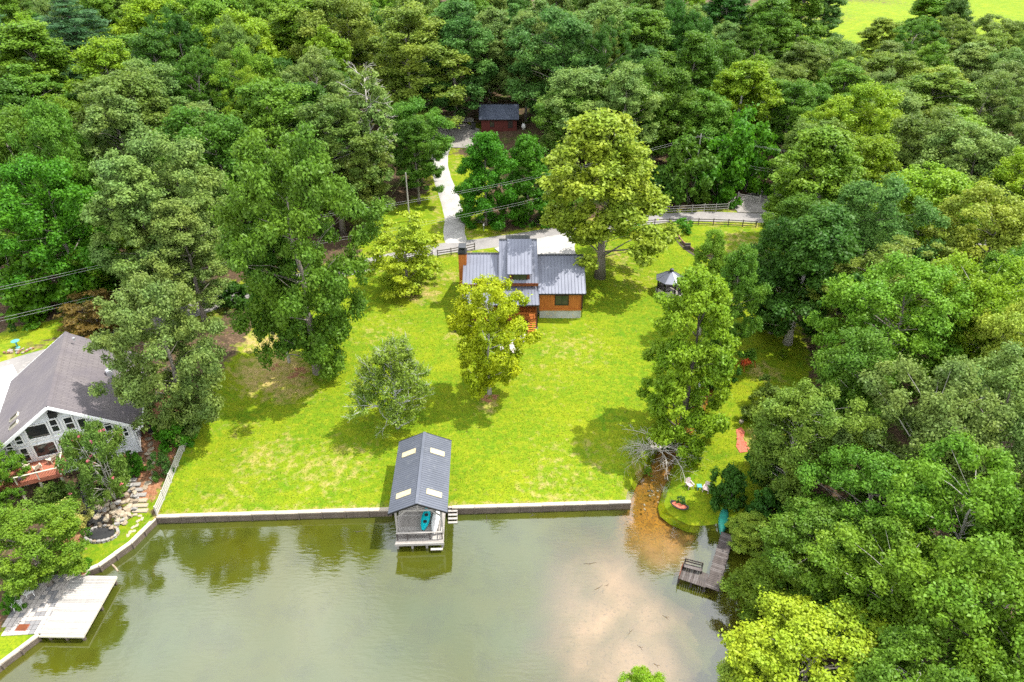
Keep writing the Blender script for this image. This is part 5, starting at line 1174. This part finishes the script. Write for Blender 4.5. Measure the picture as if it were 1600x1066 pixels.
# on the lawn
TB('open_b', 937, 433, 176, 238, 'oak', 'large yellow-green oak with a pale trunk on the lawn right of the cabin', name='oak_tree', bark='bark')
TB('open_a', 765, 615, 434, 138, 'yellow', 'bright yellow tree standing alone in front of the cabin porch', name='yellow_tree', rot=3.6)
TB('silver', 622, 668, 503, 165, 'silver', 'tree with bare silvery twigs and thin leaves behind the boathouse', name='silvery_tree')
TB('poplar', 1060, 690, 430, 146, 'lime', 'tall leafy lime-green tree on the creek bank above the bare branches', name='creek_tree')
TB('low_oak', 497, 582, 226, 225, 'mid', 'huge spreading oak at the left edge of the lawn', name='oak_tree')
TB('open_a', 452, 566, 360, 90, 'mid', 'slimmer oak just left of the huge spreading oak on the lawn', name='oak_tree')
TB('layered', 637, 452, 338, 132, 'sunny', 'low layered yellow-green tree beside the road left of the chimney', name='layered_tree')
TT('near_c', 1108, 366, 15, 70, 'spring', 'slender light green tree standing behind the tall creek tree', name='slender_tree')
# round the white house
TB('low_oak', 300, 672, 438, 192, 'pale', 'pale green tree reaching over the right roof slope of the white house', name='pale_tree')
TB('tall_b', 322, 505, 318, 118, 'pale', 'pale slender tree between the white house and the road', name='pale_tree')
TT('tall_a', 222, 248, 23, 140, 'pale', 'pale crowned tall tree across the road behind the white house', name='pale_tree')
TB('layered', 160, 528, 455, 108, 'rust', 'rust-brown bushy tree behind the roof of the white house', name='rust_tree')
TT('near_a', -12, 690, 8, 84, 'spring', 'bright green tree covering the left end of the white house deck', name='garden_tree')
TT('near_a', 46, 785, 8.5, 155, 'spring', 'bright green tree above the paved terrace by the pale dock', name='garden_tree')
TT('near_b', -60, 680, 12, 110, 'spring', 'green tree at the left picture edge below the white house roof', name='garden_tree')
# left wood
for a in [('tall_c', 62, 42, 25, 165, 'spring', 'bright yellow-green pointed tree, tallest at the upper left edge'),
          ('oak_a', 218, 116, 23, 190, 'olive', 'broad olive-green dome crown in the upper left wood'),
          ('oak_c', 30, 178, 22, 160, 'mid', 'mid green crown at the left edge below the pointed bright tree'),
          ('oak_b', 90, 258, 20, 170, 'bright', 'bright green crown over the dark gap at the left of the wood'),
          ('oak_a', 245, -4, 24, 150, 'lime', 'lime-green crown at the top edge right of the blue-green pine'),
          ('oak_b', 330, 6, 24, 130, 'spring', 'fresh green rounded crown near the top edge above the olive dome'),
          ('oak_c', 395, 30, 24, 150, 'lime', 'yellow-tinged crown in the upper left wood right of the fresh green one'),
          ('tall_a', 470, 6, 25, 150, 'spring', 'tall green crown at the top edge left of the olive tree with twigs'),
          ('oak_b', 545, 10, 25, 150, 'moss', 'moss-green crown at the top edge above the tall bare trunk'),
          ('oak_a', 430, 130, 23, 180, 'mid', 'wide mid green crown in the middle of the left wood'),
          ('oak_c', 345, 175, 22, 180, 'mid', 'wide shaded green crown above the huge spreading oak'),
          ('tall_b', 520, 165, 22, 140, 'olive', 'olive crown left of the tall bare trunk beside the lane'),
          ('oak_b', 285, 225, 22, 170, 'pale', 'pale green crown in the left wood above the slender roadside tree'),
          ('tall_b', 640, 22, 27, 150, 'moss', 'tall dull olive tree with whitish twigs left of the lane'),
          ('tall_a', 708, 8, 27, 118, 'blue', 'tall blue-green tree standing left of the red shed roof'),
          ('oak_b', 640, 165, 16, 110, 'mid', 'green tree shading the gravel yard left of the lane'),
          ('oak_c', 560, 235, 14, 110, 'olive', 'olive tree behind the tall bare trunk at the lane'),
          ]: TT(*a)
TT('pine', 122, -10, 28, 170, 'pine', 'large blue-green pine at the top left edge', name='pine_tree')
TT('pine', 10, 20, 25, 120, 'pine', 'blue-green pine at the very left edge of the top', name='pine_tree')
TB('snag', 153, 160, 28, 66, 'mid', 'bare dead grey tree standing in front of the large pine', name='dead_tree')
TB('lacy', 593, 338, 95, 110, 'pale', 'tall thin tree with a straight pale trunk left of the utility pole', name='thin_tree')
for a in [('tall_a', 563, 305, 215, 85, 'mid', 'straight dark-trunked tree left of the tall pale trunk'),
          ('tall_b', 655, 318, 190, 70, 'mid', 'narrow tree just left of the lane behind the utility pole'),
          ('bush_c', 70, 488, 400, 120, 'bright', 'bright green thicket tree above the green yard at the left edge'),
          ('bush_c', 145, 470, 385, 110, 'bright', 'bright green thicket tree behind the rust-brown tree'),
          ('bush_c', 205, 445, 355, 110, 'spring', 'shaded green thicket tree left of the slender roadside trees'),
          ('bush_c', 20, 460, 350, 110, 'mid', 'dark green thicket tree at the left edge under the wires')]: TB(*a, name='thicket_tree')
# behind the cabin
TB('young', 760, 352, 214, 92, 'bright', 'dense bright green tree right of the lane, the left of two', name='maple_tree')
TB('young', 824, 346, 222, 90, 'bright', 'dense bright green tree left of the yellow-green oak, the right of two', name='maple_tree')
for a in [('oak_b', 880, 34, 24, 150, 'blue', 'pale blue-green crown above the red shed'),
          ('oak_a', 905, 110, 20, 150, 'pale', 'pale green crown right of the red shed'),
          ('oak_c', 945, 6, 24, 140, 'pale', 'pale crown at the top edge right of the centre'),
          ('tall_a', 1005, 20, 24, 130, 'mid', 'mid green crown near the top edge above the yellow-green oak'),
          ('oak_b', 1030, 108, 20, 130, 'mid', 'wide green crown just behind the yellow-green oak'),
          ('oak_a', 1062, 14, 23, 120, 'olive', 'olive crown at the top edge left of the gap with bare trunks'),
          ('tall_b', 1130, -6, 24, 110, 'deep', 'dark green crown at the top edge with thin bare limbs'),
          ('tall_a', 1190, 2, 24, 110, 'mid', 'mid green crown at the top edge left of the tall poplar row'),
          ('tall_c', 1250, -30, 27, 105, 'mid', 'tall narrow green tree left of the bright field'),
          ('tall_c', 1288, -25, 24, 75, 'blue', 'narrow grey-green tree at the left edge of the bright field'),
          ('open_b', 1155, 98, 20, 135, 'lime', 'yellow-green tree above the dark thicket by the road fence'),
          ('oak_c', 1110, 150, 16, 120, 'mid', 'green tree over the dark thicket by the road fence'),
          ('oak_a', 975, 118, 19, 120, 'mid', 'mid green crown above the crown of the yellow-green oak'),
          ('oak_b', 892, 150, 16, 116, 'mid', 'shaded green tree right behind the red shed')]: TT(*a)
for a in [('bush_c', 1075, 318, 225, 90, 'mid', 'leafy thicket tree behind the upper road fence, left of three'),
          ('bush_c', 1120, 312, 205, 95, 'bright', 'leafy thicket tree behind the upper road fence, middle of three'),
          ('bush_c', 1165, 300, 190, 90, 'bright', 'leafy thicket tree behind the upper road fence, right of three'),
          ('bush_b', 1020, 318, 262, 70, 'deep', 'dark thicket bush behind the crown of the yellow-green oak'),
          ('bush_b', 880, 340, 285, 80, 'mid', 'roadside thicket bush left of the yellow-green oak trunk')]: TB(*a, name='thicket_tree')
# right wood, far to near
for a in [('tall_c', 1450, -12, 20, 100, 'spring', 'tall bright green tree in front of the bright field'),
          ('tall_c', 1488, -5, 20, 60, 'blue', 'narrow dark grey-green tree beside the tall bright one at the field'),
          ('open_b', 1378, 32, 14, 90, 'gold', 'golden green tree left of the tall bright one at the field'),
          ('oak_c', 1560, 30, 17, 110, 'olive', 'olive crown at the right edge below the bright field'),
          ('oak_b', 1290, 72, 17, 110, 'olive', 'grey-olive crown below the left end of the bright field'),
          ('oak_a', 1385, 85, 17, 130, 'moss', 'moss-green crown in the upper right wood'),
          ('open_b', 1470, 105, 17, 120, 'gold', 'golden crown in the upper right wood'),
          ('oak_b', 1560, 112, 18, 120, 'pale', 'pale crown at the right edge in the upper wood'),
          ('oak_a', 1225, 105, 16, 100, 'moss', 'brownish green crown above the gate in the upper fence'),
          ('oak_c', 1540, 55, 16, 100, 'moss', 'dull green crown at the right edge under the olive one'),
          ('open_b', 1285, 200, 21, 185, 'spring', 'large fresh green tree rising right of the gate'),
          ('oak_a', 1355, 215, 18, 130, 'lime', 'lime crown right of the large fresh green tree'),
          ('oak_b', 1430, 185, 18, 150, 'olive', 'olive crown with pale twigs in the right wood'),
          ('oak_c', 1515, 200, 19, 160, 'pale', 'pale green crown in the right wood near the edge'),
          ('oak_a', 1590, 235, 19, 140, 'lime', 'lime crown at the right edge half cut off'),
          ('open_b', 1260, 325, 19, 190, 'deep', 'broad dark green tree above the garden swing'),
          ('oak_b', 1345, 290, 19, 150, 'blue', 'grey-green crown right of the broad dark tree'),
          ('oak_a', 1440, 262, 19, 180, 'lime', 'wide lime crown in the middle of the right wood'),
          ('oak_c', 1545, 300, 19, 180, 'gold', 'golden crown near the right edge in the middle height'),
          ('near_a', 1400, 410, 19, 215, 'spring', 'wide fresh green crown with pale limbs in the right wood'),
          ('near_b', 1520, 415, 19, 190, 'lime', 'lime crown right of the one with pale limbs'),
          ('near_a', 1600, 470, 19, 170, 'gold', 'golden crown at the right edge below the middle'),
          ('near_b', 1245, 588, 15, 185, 'moss', 'round mossy crown right of the shaded lawn with the swing'),
          ('near_c', 1330, 525, 17, 150, 'mid', 'green crown behind the round mossy one'),
          ('near_b', 1445, 585, 18, 210, 'pale', 'pale bright crown in the right wood below the middle'),
          ('near_a', 1555, 560, 18, 200, 'pale', 'pale bright crown near the right edge below the middle'),
          ('near_a', 1350, 705, 13, 200, 'mid', 'green crown in the dark hollow of the right wood'),
          ('near_b', 1500, 705, 17, 230, 'spring', 'big fresh crown in the lower right wood'),
          ('near_c', 1620, 740, 17, 200, 'spring', 'fresh crown cut off by the lower right edge'),
          ('near_a', 1275, 780, 9.5, 190, 'mid', 'leafy tree behind the old dark dock'),
          ('near_b', 1390, 830, 13, 230, 'spring', 'fresh green crown in the lower right between yellow and pale ones'),
          ('near_a', 1530, 850, 16, 280, 'spring', 'large crown at the lower right with yellowish leaf tips'),
          ('near_c', 1225, 850, 7, 150, 'spring', 'small leafy tree overhanging the water right of the old dark dock'),
          ('near_a', 1262, 935, 10.5, 270, 'sunny', 'bright yellow-green tree at the bottom edge beside the water'),
          ('near_b', 1420, 965, 13, 240, 'mid', 'green crown at the bottom edge right of the bright yellow tree'),
          ('near_b', 1180, 1015, 6.5, 150, 'gold', 'golden tree at the bottom edge leaning over the water'),
          ('near_a', 1590, 960, 15, 260, 'spring', 'green crown in the lower right corner')]: TT(*a)
TT('near_c', 1172, 798, 3.6, 74, 'gold', 'small golden tree over the shore end of the old dark dock', name='small_tree')

TB('tall_b', 1122, 590, 395, 80, 'mid', 'shaded green tree squeezed between the creek tree and the garden swing')
TB('low_oak', 1205, 520, 345, 120, 'deep', 'dark green tree left of the broad dark tree above the swing')
TT('near_a', 1010, 1052, 5, 90, 'lime', 'lime-green tree top poking in at the middle of the bottom edge')
# shrubs
def bush(proto, u, v, wpx, hpx, tint, label, group=None, name='shrub'):
    p = ground(u, v); k = pxpm(p.x, p.y, p.z); return tree(proto, p.x, p.y, hpx/k*1.1, wpx/2/k, tint, label, group=group, name=name, cat='shrub')
bush('bush_b', 1136, 788, 60, 60, 'deep', 'large round dark green shrub beside the two garden chairs')
bush('bush_b', 1190, 812, 60, 50, 'deep', 'dark green shrub right of the large round one by the canoe')
bush('bush_b', 1162, 838, 40, 34, 'deep', 'low dark shrub behind the upturned canoe')
bush('bush_a', 1178, 727, 26, 28, 'blue', 'small blue-green shrub below the red mulch bed')
bush('bush_c', 1215, 790, 80, 70, 'deep', 'dark shrub under the wood edge right of the chairs')
bush('bush_c', 1205, 745, 70, 60, 'moss', 'brownish shrub at the wood edge above the dark shrubs')
bush('bush_c', 1185, 655, 60, 50, 'moss', 'mossy shrub beside the red mulch bed')
bush('bush_c', 1122, 606, 44, 46, 'deep', 'dark shrub under the trees left of the swing')
bush('bush_a', 257, 742, 34, 40, 'blue', 'rounded dark shrub in the red mulch by the pale fence')
bush('bush_b', 280, 690, 60, 44, 'bright', 'bright green shrub behind the top of the pale fence')
bush('bush_a', 216, 738, 30, 36, 'bright', 'bright green shrub at the right corner of the white house')
bush('bush_a', 208, 742, 26, 22, 'bright', 'low bright shrub at the foot of the white house corner')
bush('bush_b', 118, 822, 50, 44, 'bloom', 'hydrangea with pale yellow flower heads beside the cascade', name='hydrangea')
bush('bush_b', 88, 800, 50, 45, 'olive', 'mauve-flecked shrub left of the hydrangea')
bush('bush_a', 100, 778, 36, 26, 'bright', 'green shrub under the white house deck')
bush('bush_a', 138, 838, 16, 14, 'mid', 'small shrub at the lower end of the cascade')
bush('bush_a', 130, 892, 34, 22, 'bright', 'leafy bright clump on the small garden lawn by the dock')
bush('bush_a', 160, 780, 16, 18, 'mid', 'low plant on the rockery below the pink-flowered tree')
bush('bush_a', 190, 775, 18, 14, 'spring', 'low light plant on the rockery')
bush('bush_a', 172, 768, 22, 22, 'mid', 'dark plant at the feet of the pink-flowered tree')
bush('bush_a', 22, 955, 30, 30, 'bright', 'fan-leaved green plant beside the paved terrace')
bush('bush_a', 35, 920, 24, 22, 'deep', 'dark shrub behind the two white chairs on the terrace')
bush('bush_a', 78, 897, 22, 14, 'bright', 'low green plant at the upper edge of the terrace')
bush('bush_a', 22, 518, 12, 14, 'deep', 'tiny round dark shrub at the edge of the green yard')
bush('bush_b', 370, 478, 50, 34, 'deep', 'dark shrub at the road fence left of the huge oak')
bush('bush_a', 985, 365, 40, 16, 'bright', 'weedy green bush on the road fence right of the oak, left one', None)
bush('bush_a', 1068, 362, 34, 18, 'bright', 'weedy green bush on the road fence right of the oak, right one', None)
bush('bush_a', 1040, 700, 26, 18, 'bright', 'green waterside plants under the bare branches')
bush('bush_a', 1012, 742, 14, 12, 'spring', 'tuft of waterside plants on the left creek bank')
bush('bush_a', 1222, 560, 14, 16, 'lime', 'small light shrub on the shaded lawn right of the swing')
cr_ = TB('crape', 180, 780, 655, 112, 'olive', 'multi-stemmed tree with pink blossom in front of the white house', name='flowering_tree', rot=.4)
_nr = np.random.default_rng(5); _cm = PROTO['crape'][1]; _k = len(_cm.vertices)//4
_co = np.empty(len(_cm.vertices)*3, 'f4'); _cm.vertices.foreach_get('co', _co); _co = _co.reshape(-1, 4, 3).mean(1)
_out = _co[(np.hypot(_co[:, 0], _co[:, 1]) > 1.9) | (_co[:, 2] > 5.0)]; _sel = _out[_nr.permutation(len(_out))[:26]]
P_, Nn, sz = clump_leaves(_sel+np.array([0, 0, .12]), np.full(len(_sel), .16), 18, .06, _nr)
fl = link('blossom', leaf_mesh('blossom', P_, Nn, sz, .8, _nr), cr_); fl.material_slots[0].link = 'OBJECT'; fl.material_slots[0].material = LM['pink']

# the rest of the woods: planted at random where the photograph shows closed forest, never in front of a clearing, road or building
SEE = [(x, y, h1(x, y)+.3) for x in range(-34, 34, 4) for y in range(52, 112, 4) if inside([x], [y], LAWN)[0]]
SEE += [(x, y, h1(x, y)+1) for x, y in _mr if -66 < x < 48]+[(x, y, h1(x, y)+.5) for x, y in LANE]
SEE += [(x, 88, z) for x in (-7, 0, 10) for z in (4, 8, 12)]+[(x, 160, z) for x in (-7, -3, 1) for z in (9, 11, 13)]+[(-46, 60, 11), (-50, 66, 11), (-42, 58, 8), (-62, 74, 4), (-66, 76, 4), (25, 93, 4), (30, 73, 2), (34, 74, 2)]
SEE += [(x, y, h1(x, y)) for x, y in RBANK]+[(x, y, .5) for x in range(-40, 20, 4) for y in range(30, 50, 4)]+[(48, 126, 5), (50, 131, 6), (55, 148, 7)]
SEE += [(p.x, p.y, p.z) for p in (ground(u, v) for u, v in [(1320, 40), (1340, 60), (1360, 25), (1520, 10), (1560, 12), (1400, 15), (1330, 75), (720, 190), (640, 205), (600, 210)])]
SEE = np.array(SEE); EYE = np.array((0, 0, CAM_H))
def hides(x, y, z, h, r):
    c = np.array((x, y, z+h*.58)); s = np.array((r*.95, r*.95, h*.46))
    o_ = (EYE-c)/s; d_ = (SEE-EYE)/s; a = (d_*d_).sum(1); b = (d_*o_).sum(1); cc = (o_*o_).sum()-1
    disc = b*b-a*cc; t = (-b-np.sqrt(np.clip(disc, 0, None)))/a
    return bool(((disc > 0) & (t < .985) & (t > 0)).any())
_fr = random.Random(99); nfill = 0; FILL = []
ZONES = [('left', 'in the wood left of the lane'), ('back', 'in the wood behind the cabin and shed'), ('right', 'in the wood right of the creek')]
WORD = dict(mid='mid green', deep='dark green', olive='olive', lime='lime-green', spring='fresh green', pale='pale green', moss='mossy green', blue='blue-green')
for k in range(9000):
    if nfill >= 215: break
    x, y = _fr.uniform(-150, 190), _fr.uniform(16, 250)
    zone = 0 if x < -18 else (1 if x < 48 and y > 130 else 2)
    if zone == 2 and x < 26: continue
    if zone == 0 and y < 60: continue
    if any(inside([x], [y], p)[0] for p in GRASSY) or inside([x], [y], SHORE)[0]: continue
    if line_dist([x], [y], _mr)[0] < 5.5 or line_dist([x], [y], LANE)[0] < 5: continue
    if -58 < x < -36 and 46 < y < 76: continue
    hh = _fr.uniform(17, 25) if zone != 2 else _fr.uniform(13, 19); r = _fr.uniform(5.4, 8.0); z = h1(x, y)
    u, v = proj(x, y, z+hh*.8)
    if not (-120 < u < 1740 and -90 < v < 1150): continue
    if any((x-a)**2+(y-b)**2 < (.62*(r+c))**2 for a, b, c, _ in PLACED): continue
    if hides(x, y, z, hh, r): continue
    near = math.hypot(x, y) < 62
    pr = _fr.choice(['near_a', 'near_b', 'near_c'] if near else ['oak_a', 'oak_b', 'oak_c', 'tall_a', 'tall_b', 'oak_d', 'tall_d', 'oak_d', 'tall_c'])
    tint = _fr.choice([['mid', 'mid', 'deep', 'spring', 'olive', 'pale', 'lime'], ['mid', 'pale', 'blue', 'mid', 'olive', 'deep'], ['mid', 'spring', 'lime', 'pale', 'olive', 'moss', 'mid', 'spring']][zone])
    o = tree(pr, x, y, hh, r, tint, 'forest tree of the closed wood', group=WORD[tint]+' trees '+ZONES[zone][1], name='forest_tree'); FILL.append((o, tint, u, v)); nfill += 1
# each is told apart by its colour and its place beside something one can find
MARKS = [(140, 85, 'the bare dead tree'), (115, 40, 'the large top-left pine'), (218, 190, 'the broad olive dome crown'), (465, 380, 'the huge spreading oak'), (640, 310, 'the bare utility pole'), (778, 190, 'the red shed'),
         (955, 290, 'the yellow-green oak'), (1160, 318, 'the farm gate'), (1340, 50, 'the bright field'), (1165, 560, 'the garden swing'), (1110, 880, 'the old dark dock'), (1260, 430, 'the broad dark tree'), (1400, 500, 'the crown with pale limbs'), (1262, 1010, 'the yellow bottom-edge tree'),
         (1600, 200, 'the upper right edge'), (1600, 560, 'the middle of the right edge'), (1600, 1000, 'the lower right corner'), (0, 330, 'the middle of the left edge'), (900, 0, 'the middle of the top edge'), (300, 0, 'the left part of the top edge'), (70, 600, 'the white house')]
ORD = ['nearest', 'second', 'third', 'fourth', 'fifth', 'sixth', 'seventh', 'eighth', 'ninth', 'tenth', 'eleventh', 'twelfth', 'thirteenth', 'fourteenth', 'fifteenth', 'sixteenth', 'seventeenth', 'eighteenth', 'nineteenth', 'twentieth']
_bk = {}
for o, tint, u, v in FILL:
    m_ = min(MARKS, key=lambda q: (q[0]-u)**2+1.5*(q[1]-v)**2); dx, dy = u-m_[0], v-m_[1]
    side = ('to the right of' if dx > 0 else 'to the left of') if abs(dx) > abs(dy) else ('above' if dy < 0 else 'below')
    _bk.setdefault((tint, side, m_[2]), []).append((math.hypot(dx, dy), o))
for (tint, side, mk), L_ in _bk.items():
    for k, (_, o) in enumerate(sorted(L_, key=lambda q: q[0])):
        o['label'] = (ORD[k]+' ' if len(L_) > 1 else '')+WORD[tint]+' forest tree '+side+' '+mk

# ------------------------------------------------------------------ grass blades over the lawns (nobody could count them)
_g = np.random.default_rng(3); gx, gy = _g.uniform(-37, 40, 190000), _g.uniform(44, 112, 190000)
ok = np.zeros(len(gx), bool)
for p in (LAWN, RBANK, LBANK): ok |= inside(gx, gy, p)
ok &= (nat_dist(gx, gy) > .7) & (line_dist(gx, gy, _mr) > 2.8) & ~((gx > -7.5) & (gx < 10.5) & (gy > 82.5) & (gy < 97)) & ~((gx > -1.5) & (gx < 12.5) & (gy > 96) & (gy < 114)) & ~inside(gx, gy, SHORE) & ~inside(gx, gy, UPOND)
ok &= ~((np.abs(gx+9.2) < 2.7) & (gy < 57)); ok &= (np.hypot(gx+31, gy-72.5) > 3+2.5*_g.uniform(0, 1, len(gx))) & (np.hypot(gx+2.9, gy-66.8) > .6+1.2*_g.uniform(0, 1, len(gx)))
gx, gy = gx[ok], gy[ok]; P_ = np.stack([gx, gy, H(gx, gy)+.035], 1); n = len(P_)
Nn = _g.normal(size=(n, 3)); Nn[:, 2] = np.abs(Nn[:, 2])*.5+.7
me = leaf_mesh('grass_blades', P_, Nn, _g.uniform(.03, .075, n), .5, _g); me.materials.clear(); me.materials.append(leaf_mat('grass', (.17, .235, .004), .5, .35))
prop(link('grass_blades', me), 'short blades of grass covering the lawns', 'grass', kind='stuff')
